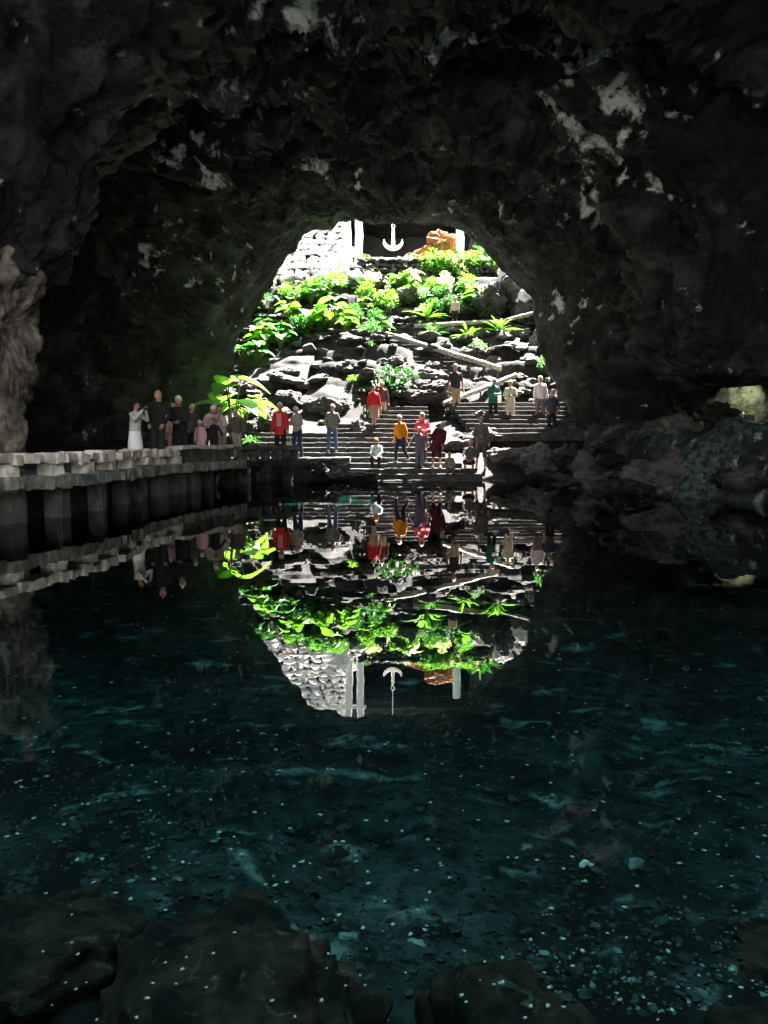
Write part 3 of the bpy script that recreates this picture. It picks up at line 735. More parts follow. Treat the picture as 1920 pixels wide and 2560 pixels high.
# terrace retaining wall and the wall coloured sunlit white, upper left
def rubble_wall(label, p0, p1, h, rows, mat, seed, name='rubble_wall', th=.35, batter=.25):
    p0 = Vector(p0); p1 = Vector(p1); e = empty(name, p0, 0, label=label, cat='wall')
    rnd = random.Random(seed); L_ = (p1 - p0).length; dr = (p1 - p0).normalized(); rz = math.atan2(dr.y, dr.x); nr = Vector((-dr.y, dr.x, 0))
    hh = h / rows; mb = MB(); pre = [([v.co.copy() for v in m_.vertices], [tuple(f.vertices) for f in m_.polygons]) for m_ in ROCKL]
    for r_ in range(rows):
        s = -rnd.uniform(0, .2)
        while s < L_:
            wd = rnd.uniform(.2, .75)
            c = dr * (s + wd / 2) + nr * (batter * r_ * hh + rnd.uniform(-.08, .08)) + Vector((0, 0, hh * (r_ + .5) + rnd.uniform(-.05, .05)))
            rt = Matrix.Rotation(rz + rnd.uniform(-.3, .3), 3, 'Z') @ Matrix.Rotation(rnd.uniform(-.2, .2), 3, 'Y')
            vs, fs = pre[rnd.randrange(8)]; q = (wd * rnd.uniform(.6, .72), th * rnd.uniform(.7, 1.1), hh * rnd.uniform(.55, .78))
            mb.add([rt @ Vector((v.x * q[0], v.y * q[1], v.z * q[2])) + c for v in vs], fs)
            s += wd
    mb.build('stonework', mat, e)
    mb = MB(); mb.box((p1 - p0) / 2 + Vector((0, .25 + batter * h, h / 2)), (L_, th * .6, h), Matrix.Rotation(rz, 3, 'Z')); mb.build('wall_core', M_slope, e)
    return e
a = P(895, 712, 42.6); b_ = P(1215, 712, 42.6)
rubble_wall('dark rubble terrace wall under the curved white rim', (a.x, 42.6, 9.7), (b_.x, 42.8, 9.7), 1.15, 4, M_slope, 3)
rubble_wall('sun bleached stacked stone wall left of the twin white trunks', (-6.3, 42.2, 9.9), (-1.9, 43.4, 10.0), 4.0, 11, M_pale, 4, batter=.6)
rubble_wall('low bleached stone wall at the foot of the stacked wall', (-6.4, 41.6, 9.4), (-1.4, 42.6, 9.6), .9, 3, M_pale, 5)
rubble_wall('low dark dry stone wall above the broad leaves on the left', (-6.2, 37.4, 6.4), (-2.5, 37.8, 6.6), .7, 3, M_stone, 6)
rubble_wall('low dry stone wall left of the narrow steps', (-1.6, 37.2, 6.3), (1.4, 37.6, 6.4), .6, 3, M_stone, 7)
for i, (x, y, z, s) in enumerate([(-5.2, 44.9, 14.0, .7), (-4.2, 45.2, 14.2, .8), (-3.2, 45.5, 14.3, .75), (-6.1, 44.5, 13.5, .7), (-2.4, 45.6, 14.4, .6)]):
    rock('boulder', (x, y, z), (s, s * .7, s * .5), M_pale, 300 + i, None, ['bleached boulder on the stacked wall, second from the left', 'bleached boulder on the middle of the stacked wall', 'bleached boulder on the stacked wall, second from the trunks', 'bleached boulder at the left end on the stacked wall', 'bleached boulder on the stacked wall nearest the trunks'][i])
# orange rock
e = rock('orange_boulder', P(1105, 612, 44.8), (1.0, .7, .85), M_orange, 401, (0, .2, .3), 'rugged orange rock left of the white right hand pillar, its tall part')
e = rock('orange_boulder', P(1050, 645, 44.6), (1.25, .6, .55), M_orange, 404, (0, -.35, .1), 'low orange rock sloping down behind the white terrace rim')
# white trunks, pillar, anchor
def trunk(label, px, D, z0, z1, r, cat='pillar', name='white_pillar', lean=0, capw=0):
    x = P(px, 600, D).x; e = empty(name, (x, D, z0), 0, label=label, cat=cat)
    mb = MB(); n = 14; rnd = random.Random(int(px))
    mb.tube([(lean * i / n + rnd.uniform(-.02, .02), 0, (z1 - z0) * i / n) for i in range(n + 1)], [r * (1.12 - .2 * i / n) * rnd.uniform(.94, 1.06) for i in range(n + 1)], 14)
    mb.build('shaft', M_white, e)
    mb = MB(); mb.tube([(0, 0, -.15), (0, 0, .05), (0, 0, .12)], [r * 1.7, r * 1.6, r * 1.1], 14); mb.build('base', M_white, e)
    if capw:
        mb = MB(); mb.box((lean, 0, z1 - z0 + .08), (capw, .3, .16)); mb.build('cap', M_white, e, bevel=.02)
    return e
trunk('left one of the twin white pillars left of the anchor', 870, 43.6, 10.4, 16.8, .20, lean=-.15)
trunk('right one of the twin white pillars left of the anchor', 897, 43.6, 10.4, 16.8, .19, lean=.05)
trunk('single white pillar right of the orange rock', 1150, 44.0, 10.6, 13.3, .22, capw=0)
mb = MB(); mb.box((-2.0, 43.6, 13.55), (2.0, .25, .18)); 
o = mb.build('lintel_beam', M_white, None, bevel=.02); tag(o, 'white horizontal beam across the tops of the twin pillars', 'beam')
def anchor():
    D = 44.6; x = P(983, 600, D).x; z0 = P(983, 628, D).z
    e = empty('anchor', (x, D, z0 + .1), 0, label='white hanging anchor with two upturned arms in front of the dark recess', cat='anchor')
    mb = MB(); mb.tube([(0, 0, .05), (0, 0, .6), (0, 0, 1.15)], [.12, .105, .08], 12); mb.build('shank', M_white, e)
    for s in (-1, 1):
        pts_ = [(s * .6 * math.sin(a), 0, .45 - .42 * math.cos(a)) for a in [R(q) for q in (0, 15, 30, 45, 60, 75, 88)]]
        mb = MB(); mb.tube(pts_, [.12, .12, .11, .105, .10, .09, .055], 10)
        mb.box((s * .56, 0, .42), (.06, .2, .22), Matrix.Rotation(s * .35, 3, 'Y')); mb.build('arm', M_white, e)
    mb = MB()
    for a in range(16):
        pass
    mb.tube([(.1 * math.cos(R(q)), 0, 1.24 + .1 * math.sin(R(q))) for q in range(0, 361, 30)], .025, 8, cap=False); mb.build('ring', M_white, e)
    mb = MB(); mb.tube([(0, 0, 1.3), (0, 0, 15.9 - z0)], .03, 10); mb.build('hanging_rod', M_white, e)
    e.scale = (.84, .84, 1.0)
    return e
anchor()

# ------------------------------------------------------------------ deck and parapet on the left
PATH = [(-6.9, 8.5), (-6.35, 10.3), (-5.8, 12), (-5.25, 14), (-5.1, 15.5), (-5.2, 17.3), (-5.0, 19.2), (-4.55, 21.2), (-4.05, 22.9), (-3.5, 24.3), (-2.7, 25.7)]
PL = [0]
for i in range(1, len(PATH)): PL.append(PL[-1] + math.hypot(PATH[i][0] - PATH[i - 1][0], PATH[i][1] - PATH[i - 1][1]))
def pat(s):
    x = float(np.interp(s, PL, [p[0] for p in PATH])); y = float(np.interp(s, PL, [p[1] for p in PATH]))
    x2 = float(np.interp(s + .3, PL, [p[0] for p in PATH])); y2 = float(np.interp(s + .3, PL, [p[1] for p in PATH]))
    if abs(x2 - x) + abs(y2 - y) < 1e-5:
        x2, y2 = x + .2, y + .3
    d_ = Vector((x2 - x, y2 - y, 0)).normalized(); return Vector((x, y, 0)), d_
def sat(Y): return float(np.interp(Y, [p[1] for p in PATH], PL))
def blocks(mb, s0, s1, z0, z1, depth, wmin, wmax, rnd, gap=.02, off=0.0, jz=.02, jo=.03):
    s = s0
    while s < s1 - .04:
        wd = min(rnd.uniform(wmin, wmax), s1 - s); p, d_ = pat(s + wd / 2); rz = math.atan2(d_.y, d_.x); nr = Vector((d_.y, -d_.x, 0))
        o_ = off + rnd.uniform(-jo, jo); g = rnd.uniform(0, gap)
        zz1 = z1 + rnd.uniform(-jz, jz * .4); zz0 = z0 + rnd.uniform(-jz, jz)
        c = p + nr * (o_ - depth / 2) + Vector((0, 0, (zz0 + zz1) / 2))
        mb.box(c, (max(wd - g, .03), depth, zz1 - zz0), Matrix.Rotation(rz + rnd.uniform(-.08, .08), 3, 'Z'), .028, rnd)
        s += wd
rnd = random.Random(9)
S0, S1, S2, S3, S4 = 0.0, sat(19.4), sat(22.4), sat(22.9), sat(25.7)
pr = empty('stone_parapet', (*PATH[0], 0.7), 0, label='long low stone parapet from the left edge to the woman in the white skirt', cat='parapet')
off = -Vector(pr.location)
def shift(o, root): o.location = -Vector(root.location); return o
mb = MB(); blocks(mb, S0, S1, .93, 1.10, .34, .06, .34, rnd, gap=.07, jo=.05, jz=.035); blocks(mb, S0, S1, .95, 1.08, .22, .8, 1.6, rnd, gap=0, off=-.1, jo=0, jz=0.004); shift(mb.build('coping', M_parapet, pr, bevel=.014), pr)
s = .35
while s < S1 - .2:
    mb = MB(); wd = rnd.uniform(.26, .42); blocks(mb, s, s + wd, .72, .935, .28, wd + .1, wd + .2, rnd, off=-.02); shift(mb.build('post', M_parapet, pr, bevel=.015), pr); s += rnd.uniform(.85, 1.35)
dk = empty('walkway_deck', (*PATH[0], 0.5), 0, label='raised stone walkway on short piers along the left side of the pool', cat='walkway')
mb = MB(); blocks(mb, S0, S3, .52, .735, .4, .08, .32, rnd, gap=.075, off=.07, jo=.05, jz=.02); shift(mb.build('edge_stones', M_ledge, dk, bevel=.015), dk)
V = []; Fc = []
ns = 60
for i in range(ns + 1):
    p, d_ = pat(PL[-1] * i / ns); nl = Vector((-d_.y, d_.x, 0)); q1 = p + nl * .25; q2 = Vector((-10.5, p.y, 0))
    V += [(q1.x, q1.y, .715), (q2.x, q2.y, .715), (q1.x, q1.y, .5), (q2.x, q2.y, .5)]
for i in range(ns):
    a = i * 4; Fc += [(a, a + 4, a + 5, a + 1), (a + 2, a + 3, a + 7, a + 6), (a, a + 2, a + 6, a + 4)]
o = link('deck_slab', mesh('deck_slab', V, Fc), M_step, dk, smooth=False); shift(o, dk)
s = .2
while s < S4 - .3:
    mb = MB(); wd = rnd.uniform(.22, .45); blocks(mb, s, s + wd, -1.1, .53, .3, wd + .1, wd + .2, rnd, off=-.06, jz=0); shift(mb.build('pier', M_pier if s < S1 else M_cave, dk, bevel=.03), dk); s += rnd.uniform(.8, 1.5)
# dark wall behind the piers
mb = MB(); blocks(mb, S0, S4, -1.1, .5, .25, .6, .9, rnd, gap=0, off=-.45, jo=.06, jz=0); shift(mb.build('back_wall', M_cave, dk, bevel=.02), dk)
pr = empty('stone_parapet', (*PATH[6], 0.7), 0, label='stone parapet with a thin pale slab top in front of the two children', cat='parapet')
mb = MB(); blocks(mb, S1 + .1, S2, 1.08, 1.17, .5, .5, 1.0, rnd, gap=.01, jo=.02, jz=.01); shift(mb.build('coping', M_parapet, pr, bevel=.012), pr)
s = S1 + .2
while s < S2 - .2:
    mb = MB(); wd = rnd.uniform(.3, .45); blocks(mb, s, s + wd, .72, 1.085, .3, wd + .1, wd + .2, rnd, off=-.05); shift(mb.build('post', M_pier, pr, bevel=.02), pr); s += rnd.uniform(.42, .6)
pr = empty('stone_parapet', (*PATH[8], 0.7), 0, label='bench high dark stone parapet in front of the person in the red jacket', cat='parapet')
mb = MB(); blocks(mb, S3, S4, 1.0, 1.12, .34, .4, .9, rnd, gap=.02, jo=.03, jz=.025); shift(mb.build('coping', M_pier, pr, bevel=.02), pr)
s = S3 + .1
while s < S4 - .1:
    mb = MB(); wd = rnd.uniform(.18, .3); blocks(mb, s, s + wd, .70, 1.0, .24, wd + .1, wd + .2, rnd, off=-.04); shift(mb.build('post', M_pier, pr, bevel=.02), pr); s += rnd.uniform(.5, .75)

# ------------------------------------------------------------------ pool: sunken boulders, pebbles, crabs
for i, (x, y, z, s, lab) in enumerate([
    (-.46, 2.2, -.55, (.46, .60, .32), 'large brown sunken boulder in the lower left of the pool'),
    (-1.28, 2.6, -.58, (.44, .40, .27), 'grey brown sunken boulder at the left edge of the pool'),
    (.40, 1.96, -.50, (.42, .44, .40), 'large black sunken boulder at the bottom, right of the middle'),
    (1.05, 1.98, -.56, (.42, .42, .30), 'black sunken boulder beside the large one at the bottom right'),
    (-.18, 3.85, -.86, (.36, .26, .17), 'flat dark sunken rock in the middle of the pool'),
    (-1.05, 1.75, -.60, (.5, .34, .26), 'dark sunken rock in the bottom left corner'),
    (-2.0, 3.6, -.80, (.35, .28, .18), 'dark sunken rock near the left edge beyond the grey brown boulder'),
    (1.7, 2.7, -.72, (.5, .34, .16), 'low dark sunken rock on the right of the pool')]):
    rock('sunken_boulder', (x, y, z), s, M_sunk, 500 + i, (0, 0, i * 1.3), lab)
def fl(x, y): return gz(x, y)
def floorpt(px, py):
    y = .8
    while y < 30:
        p = P(px, py, y)
        if p.z <= fl(p.x, p.y): return p
        y += .03
    return None
for i, (px, py, s, lab, mt_) in enumerate([(1462, 2166, .045, 'bright bluish white stone on the pool floor right of the middle', M_crab), (1045, 2366, .05, 'round pale stone beside the big black sunken boulder', M_gravp), (873, 2342, .045, 'flat yellowish stone at the tip of the brown sunken boulder', M_gravp),
     (1320, 2120, .05, 'pale stone at the far end of the group right of the middle', M_gravp), (1120, 2125, .05, 'pale stone in the bluish patch in the middle', M_gravp), (840, 2440, .05, 'pale flat stone right of the brown boulder near the bottom', M_gravp), (1590, 2160, .06, 'long pale stone right of the bright bluish one', M_gravp)]):
    p = floorpt(px, py); rock('pale_stone', p, (s * 1.1, s * .8, s * .6), mt_, 560 + i, (0, 0, 0), lab, None, 'stone', lo=True)
ico = bmesh.new(); bmesh.ops.create_icosphere(ico, subdivisions=1, radius=1); iv = np.array([v.co[:] for v in ico.verts]); ifc = [[v.index for v in f.verts] for f in ico.faces]; ico.free()
def gravel(name, n, seed, mat, smin, smax, label, clump=False):
    rg = np.random.RandomState(seed); V = []; Fc = []
    k = 0
    while k < n:
        py = rg.uniform(1560, 2640); px = rg.uniform(-60, 1980)
        d_ = ray(px, py); t_ = (EYE + .8) / -d_.z; x, y = d_.x * t_, d_.y * t_
        if clump and vnoise(x * 1.1, y * 1.1, 0, 77) < rg.uniform(-.3, .6): continue
        s = rg.uniform(smin, smax) * (1 + y * .09) * (1 + 1.2 * (rg.rand() > .93))
        a = rg.uniform(0, 6.28); sc_ = np.array([rg.uniform(.8, 1.8), 1, rg.uniform(.35, .7)]) * s
        v = (iv + rg.uniform(-.32, .32, iv.shape)) * sc_
        ca, sa = math.cos(a), math.sin(a); v = np.stack([v[:, 0] * ca - v[:, 1] * sa, v[:, 0] * sa + v[:, 1] * ca, v[:, 2]], -1)
        v += [x, y, fl(x, y) + sc_[2] * .3]
        b0 = k * len(iv); V.append(v); Fc += [[q + b0 for q in f] for f in ifc]; k += 1
    o = link(name, mesh(name, np.concatenate(V), Fc), mat, smooth=False); tag(o, label, 'gravel', None, 'stuff')
gravel('dark_gravel', 4600, 1, M_gravd, .004, .012, 'dark gravel over the bed of the pool')
gravel('pale_gravel', 1800, 2, M_gravp, .002, .0065, 'pale gravel in loose patches on the bed of the pool', True)
def crab_mesh():
    mb = MB(); mb.ell((0, 0, .004), (.0075, .010, .005), 8, 5); mb.ell((0, -.009, .004), (.004, .006, .003), 6, 4)
    for s in (-1, 1):
        mb.tube([(s * .004, .006, .004), (s * .007, .011, .006), (s * .004, .016, .003)], [.0009, .0009, .0013], 5)
        for k in range(3):
            y = -.004 + k * .004; mb.tube([(s * .005, y, .004), (s * .009, y * 1.4, .007), (s * .011, y * 1.8, 0)], .0005, 4)
    return mb.mesh('crab')
cme = crab_mesh(); cme.materials.append(M_crab)
cme.polygons.foreach_set('use_smooth', [True] * len(cme.polygons))
rg = random.Random(3); n = 0
bould = [(-.46, 2.2, -.55, .46, .60, .32), (-1.28, 2.6, -.58, .44, .40, .27), (.40, 1.96, -.50, .42, .44, .40), (1.05, 1.98, -.52, .42, .42, .34)]
def bedz(x, y):
    z = fl(x, y)
    for (bx, by, bz, sx, sy, sz) in bould:
        q = ((x - bx) / sx) ** 2 + ((y - by) / sy) ** 2
        if q < .9: z = max(z, bz + sz * math.sqrt(1 - q) * .97)
    return z
def floorpt2(px, py):
    y = .8
    while y < 30:
        p = P(px, py, y)
        if p.z <= bedz(p.x, p.y): p.z = bedz(p.x, p.y); return p
        y += .03
while n < 290:
    px, py = rg.uniform(0, 1920), 1480 + 1080 * rg.random() ** .75
    if py < 1850 and 560 < px < 1330 and py < 1820: continue
    if rg.random() < .3 and px > 1500: continue
    p = floorpt2(px, py)
    if p is None: continue
    z = p.z
    o = bpy.data.objects.new('cave_crab', cme); C.objects.link(o); o.location = (p.x, p.y, z + .003)
    s = rg.uniform(.5, .95) * (.62 if p.y < 2.9 else 1) * (1 + .12 * max(0, p.y - 3)); o.scale = (s, s, s); o.rotation_euler = (0, 0, rg.uniform(0, 6.28))
    tag(o, 'tiny white crab on the dark floor of the pool', 'crab', 'tiny white crabs dotting the pool floor'); n += 1

# ------------------------------------------------------------------ plants
def leaf_card(V, Fc, base, direction, normal, length, width, droop, heart=False, seg=5):
    d_ = direction.normalized(); s_ = d_.cross(normal).normalized(); n_ = s_.cross(d_)
    b0 = len(V)
    for i in range(seg + 1):
        f = i / seg
        if heart: wv = width * (math.sin(math.pi * min(1, f * .93 + .12)) ** .75) * (1.15 - .4 * f)
        else: wv = width * (math.sin(math.pi * (f * .86 + .12)) ** .8)
        if i == seg: wv = width * .03
        c = base + d_ * (length * f) - Vector((0, 0, 1)) * (droop * length * f * f)
        lift = n_ * (wv * .28)
        V += [c - s_ * wv + lift, c, c + s_ * wv + lift]
    for i in range(seg):
        a = b0 + i * 3; Fc += [(a, a + 1, a + 4, a + 3), (a + 1, a + 2, a + 5, a + 4)]
def plant(kind, seed):
    rnd = random.Random(seed); V = []; Fc = []; st = MB(); FLW = []
    if kind == 'elephant_ear':
        for k in range(9):
            a = k * 2.4 + rnd.uniform(-.3, .3); h = rnd.uniform(.55, 1.1); o_ = rnd.uniform(.15, .45)
            top_ = Vector((math.cos(a) * o_, math.sin(a) * o_, h))
            st.tube([(0, 0, 0), top_ * .5 + Vector((0, 0, .12)), top_], [.02, .016, .01], 6)
            dr = Vector((math.cos(a), math.sin(a), rnd.uniform(-.25, .2))); leaf_card(V, Fc, top_ - dr.normalized() * .1, dr, Vector((0, 0, 1)), rnd.uniform(.4, .62), rnd.uniform(.17, .26), .35, True, 7)
    elif kind == 'agave':
        for k in range(24):
            a = k * 2.4; el = rnd.uniform(.25, 1.3); dr = Vector((math.cos(a) * math.cos(el), math.sin(a) * math.cos(el), math.sin(el)))
            leaf_card(V, Fc, Vector((0, 0, .05)), dr, Vector((0, 0, 1)), rnd.uniform(.6, .95), rnd.uniform(.035, .055), .35, False, 7)
        st.tube([(0, 0, -.1), (0, 0, .15)], [.07, .05], 8)
    elif kind == 'fern':
        for k in range(34):
            a = k * 2.4; el = rnd.uniform(.5, 1.35); dr = Vector((math.cos(a) * math.cos(el), math.sin(a) * math.cos(el), math.sin(el)))
            leaf_card(V, Fc, Vector((rnd.uniform(-.1, .1), rnd.uniform(-.1, .1), 0)), dr, Vector((0, 0, 1)), rnd.uniform(.4, .75), rnd.uniform(.02, .035), .6, False, 6)
        st.tube([(0, 0, -.1), (0, 0, .08)], [.05, .03], 8)
    else:  # bush
        cl = [(Vector((rnd.gauss(0, .34), rnd.gauss(0, .26), rnd.uniform(.15, .62))), rnd.uniform(.16, .3)) for _ in range(9)]
        for c, r_ in cl:
            st.tube([(0, 0, -.05), c * .5 + Vector((rnd.uniform(-.05, .05), 0, .02)), c], [.02, .014, .006], 5)
            for _ in range(70):
                d_ = Vector((rnd.gauss(0, 1), rnd.gauss(0, 1), rnd.gauss(0, 1))).normalized(); p = c + d_ * r_ * rnd.uniform(.5, 1.1)
                dr = (d_ + Vector((rnd.uniform(-.6, .6), rnd.uniform(-.6, .6), rnd.uniform(-.3, .7)))).normalized(); nn = Vector((rnd.uniform(-.5, .5), rnd.uniform(-.5, .5), 1))
                if abs(dr.dot(nn.normalized())) > .95: nn = Vector((1, 0, 0))
                leaf_card(V, Fc, p, dr, nn, rnd.uniform(.09, .17), rnd.uniform(.025, .045), .2, False, 3)
            if kind == 'flower_bush':
                for _ in range(5):
                    d_ = Vector((rnd.gauss(0, .6), -abs(rnd.gauss(0, 1)), abs(rnd.gauss(0, 1)))).normalized(); p = c + d_ * r_ * 1.15
                    fl_ = MB(); FLW.append(fl_)
                    for q in range(5):
                        fl_.ell(p + Vector((math.cos(q * 1.257) * .035, 0, math.sin(q * 1.257) * .035)), (.028, .012, .028), 6, 4)
    return mesh(kind, V, Fc), st.mesh('stems'), [f.mesh('blossom') for f in FLW]
PL_ = {k: [plant(k, 40 + i) for i in range(n_)] for k, n_ in (('elephant_ear', 3), ('agave', 2), ('fern', 2), ('bush', 4), ('flower_bush', 2))}
_pm = {}
def pcopy(me, mat):
    k = (me.name, mat.name)
    if k not in _pm:
        m2 = me.copy(); m2.materials.append(mat); m2.polygons.foreach_set('use_smooth', [True] * len(m2.polygons)); _pm[k] = m2
    return _pm[k]
NAMEOF = {'elephant_ear': 'broad_leaved_plant', 'agave': 'spiky_plant', 'fern': 'fern', 'bush': 'leafy_bush', 'flower_bush': 'flowering_bush'}
def put(kind, px, py, size, mat, label, seed, D=None, group=None, z=None):
    p = P(px, py, D) if D else hit(px, py)
    if not D: p.y += .15
    zz = (z if z is not None else (p.z if D else max(surf(p.x, p.y), p.z - .1))) - .03
    fo, st_, fw = PL_[kind][seed % len(PL_[kind])]
    e = empty(NAMEOF[kind], (p.x, p.y, zz), seed * 1.7, label=label, cat='plant', group=group); e.scale = (size, size, size)
    for nm, me, mt_ in [('foliage', fo, mat), ('stems', st_, M_stem)] + [('blossom', q, M_flower) for q in fw]:
        if me is None: continue
        o = bpy.data.objects.new(nm, pcopy(me, mt_)); C.objects.link(o); o.parent = e
    return e
PLN = [
 ('elephant_ear', 582, 1095, 2.0, M_leaf_y, 'plant with very large bright leaves at the left foot of the arch', 27.6),
 ('elephant_ear', 610, 1085, 1.3, M_leaf_y, 'smaller broad leaved plant right of the one with very large leaves', 28.2),
 ('fern', 625, 1105, .9, M_leaf_g, 'low bright green tuft right of the person in pale trousers', 26.2),
 ('elephant_ear', 640, 925, 1.0, M_leaf_g, 'broad leaved plant on the sandy ledge by the left side of the arch', None),
 ('elephant_ear', 608, 925, .9, M_leaf_g, 'leftmost broad leaved plant on the sandy ledge', None),
 ('elephant_ear', 665, 890, 1.1, M_leaf_y, 'broad leaved plant with rounded yellow leaves above the sandy ledge', None),
 ('elephant_ear', 700, 880, 1.1, M_leaf_g, 'dense green broad leaved plant right of the yellow one', None),
 ('elephant_ear', 725, 830, 1.1, M_leaf_y, 'yellow green plant with three leaf blades over the dark slab', None),
 ('elephant_ear', 775, 835, 1.35, M_leaf_y, 'tall broad leaved plant in the middle left of the slope', None),
 ('elephant_ear', 835, 830, 1.45, M_leaf_y, 'tallest broad leaved plant with overlapping yellow blades', None),
 ('elephant_ear', 865, 845, .9, M_leaf_y, 'small broad leaved plant right of the tallest one', None),
 ('agave', 905, 860, .8, M_leaf_g, 'spiky tuft on the mossy bank', None),
 ('fern', 880, 960, .95, M_leaf_y, 'light green arching tuft left of the flowering bush', None),
 ('fern', 905, 985, .8, M_leaf_g, 'feathery green tuft left of the red shirted person', None),
 ('flower_bush', 965, 985, 1.35, M_leaf_d, 'bush with white flowers above the red shirted person', 32.3),
 ('flower_bush', 1010, 985, 1.3, M_leaf_d, 'bush with white flowers, right half of the clump', 32.4),
 ('agave', 1070, 805, 1.7, M_leaf_y, 'tall fan of upright yellow green blades in the middle of the slope', None),
 ('agave', 1250, 838, 1.35, M_leaf_y, 'spiky star shaped plant in front of the upper handrail on the right', None),
 ('agave', 1170, 850, 1.25, M_leaf_y, 'arching strap leaved plant right of the person in the tan jacket', None),
 ('agave', 1080, 848, 1.0, M_leaf_g, 'low spiky plant under the left end of the upper handrail', None),
 ('elephant_ear', 1195, 800, 1.3, M_leaf_y, 'broad leaved plant beside the dark hollow outcrop', None),
 ('fern', 1185, 1050, .8, M_leaf_y, 'strap leaves behind the domed boulder', 30.7),
 ('flower_bush', 1190, 902, .75, M_leaf_g, 'small plant with big white blossoms above the long handrail', None),
 ('bush', 1355, 930, .9, M_leaf_g, 'small bright bush at the right edge of the arch', 33.6),
 ('agave', 1150, 596, .0, M_leaf_d, '', None),
 ('agave', 1212, 640, 1.5, M_leaf_g, 'tall pale spiky plant right of the white pillar', 44.0),
 ('agave', 1230, 660, 1.3, M_leaf_g, 'spiky plant on top of the rugged outcrop', 41.0),
]
for i, (k, px, py, s, mt_, lab, D) in enumerate(PLN):
    if s: put(k, px, py, s, mt_, lab, i, D)
put('agave', 1165, 560, 1.3, M_leaf_d, 'spiky plant on the ledge above the dark recess', 5, 47.9, z=13.9)
rnd = random.Random(12); n = 0
while n < 66:
    px = rnd.uniform(600, 1200); py = rnd.uniform(655, 880)
    if px > 960 and py > 800: continue
    if px < 900 and 790 < py and rnd.random() < .7: continue
    p = hit(px, py)
    if p.y < 34 or p.y > 44.5: continue
    mt_ = rnd.choice([M_leaf_y, M_leaf_g, M_leaf_g, M_leaf_d] if py > 745 else [M_leaf_p, M_leaf_p, M_leaf_y, M_leaf_g])
    if px < 900 and py < 722 and rnd.random() < .75: n += .5; continue
    k = rnd.choice(['bush', 'bush', 'fern', 'elephant_ear', 'elephant_ear'])
    cw = {M_leaf_y: 'yellow green', M_leaf_g: 'mid green', M_leaf_d: 'dark green', M_leaf_p: 'pale bleached'}[mt_]
    put(k, px, py, rnd.uniform(.65, 1.1), mt_, cw + ' leafy bush crowding the sunlit upper slope' if k == 'bush' else cw + ' broad leaved plant among the bushes of the upper slope' if k == 'elephant_ear' else cw + ' arching tuft among the bushes of the upper slope', int(px), None, 'bushes crowding the upper slope' if k == 'bush' else 'broad leaved plants of the upper slope' if k == 'elephant_ear' else 'tufts among the bushes of the upper slope'); n += 1
rnd = random.Random(77)
for i in range(34):
    px = rnd.uniform(930, 1230); py = rnd.uniform(655, 705); D = rnd.uniform(42.9, 44.2)
    if 890 < px < 1080: py += 30; D = rnd.uniform(42.0, 42.5)
    p = P(px, py, D); put('bush', px, py, rnd.uniform(1.0, 1.5) * (.7 if 890 < px < 1080 else 1), rnd.choice([M_leaf_y, M_leaf_p, M_leaf_p]), 'sunlit bush spilling over the terrace wall', i, D, 'bushes spilling over the terrace wall', z=(p.z - .5 if 890 < px < 1080 else max(9.9, min(p.z - .3, 10.9))))

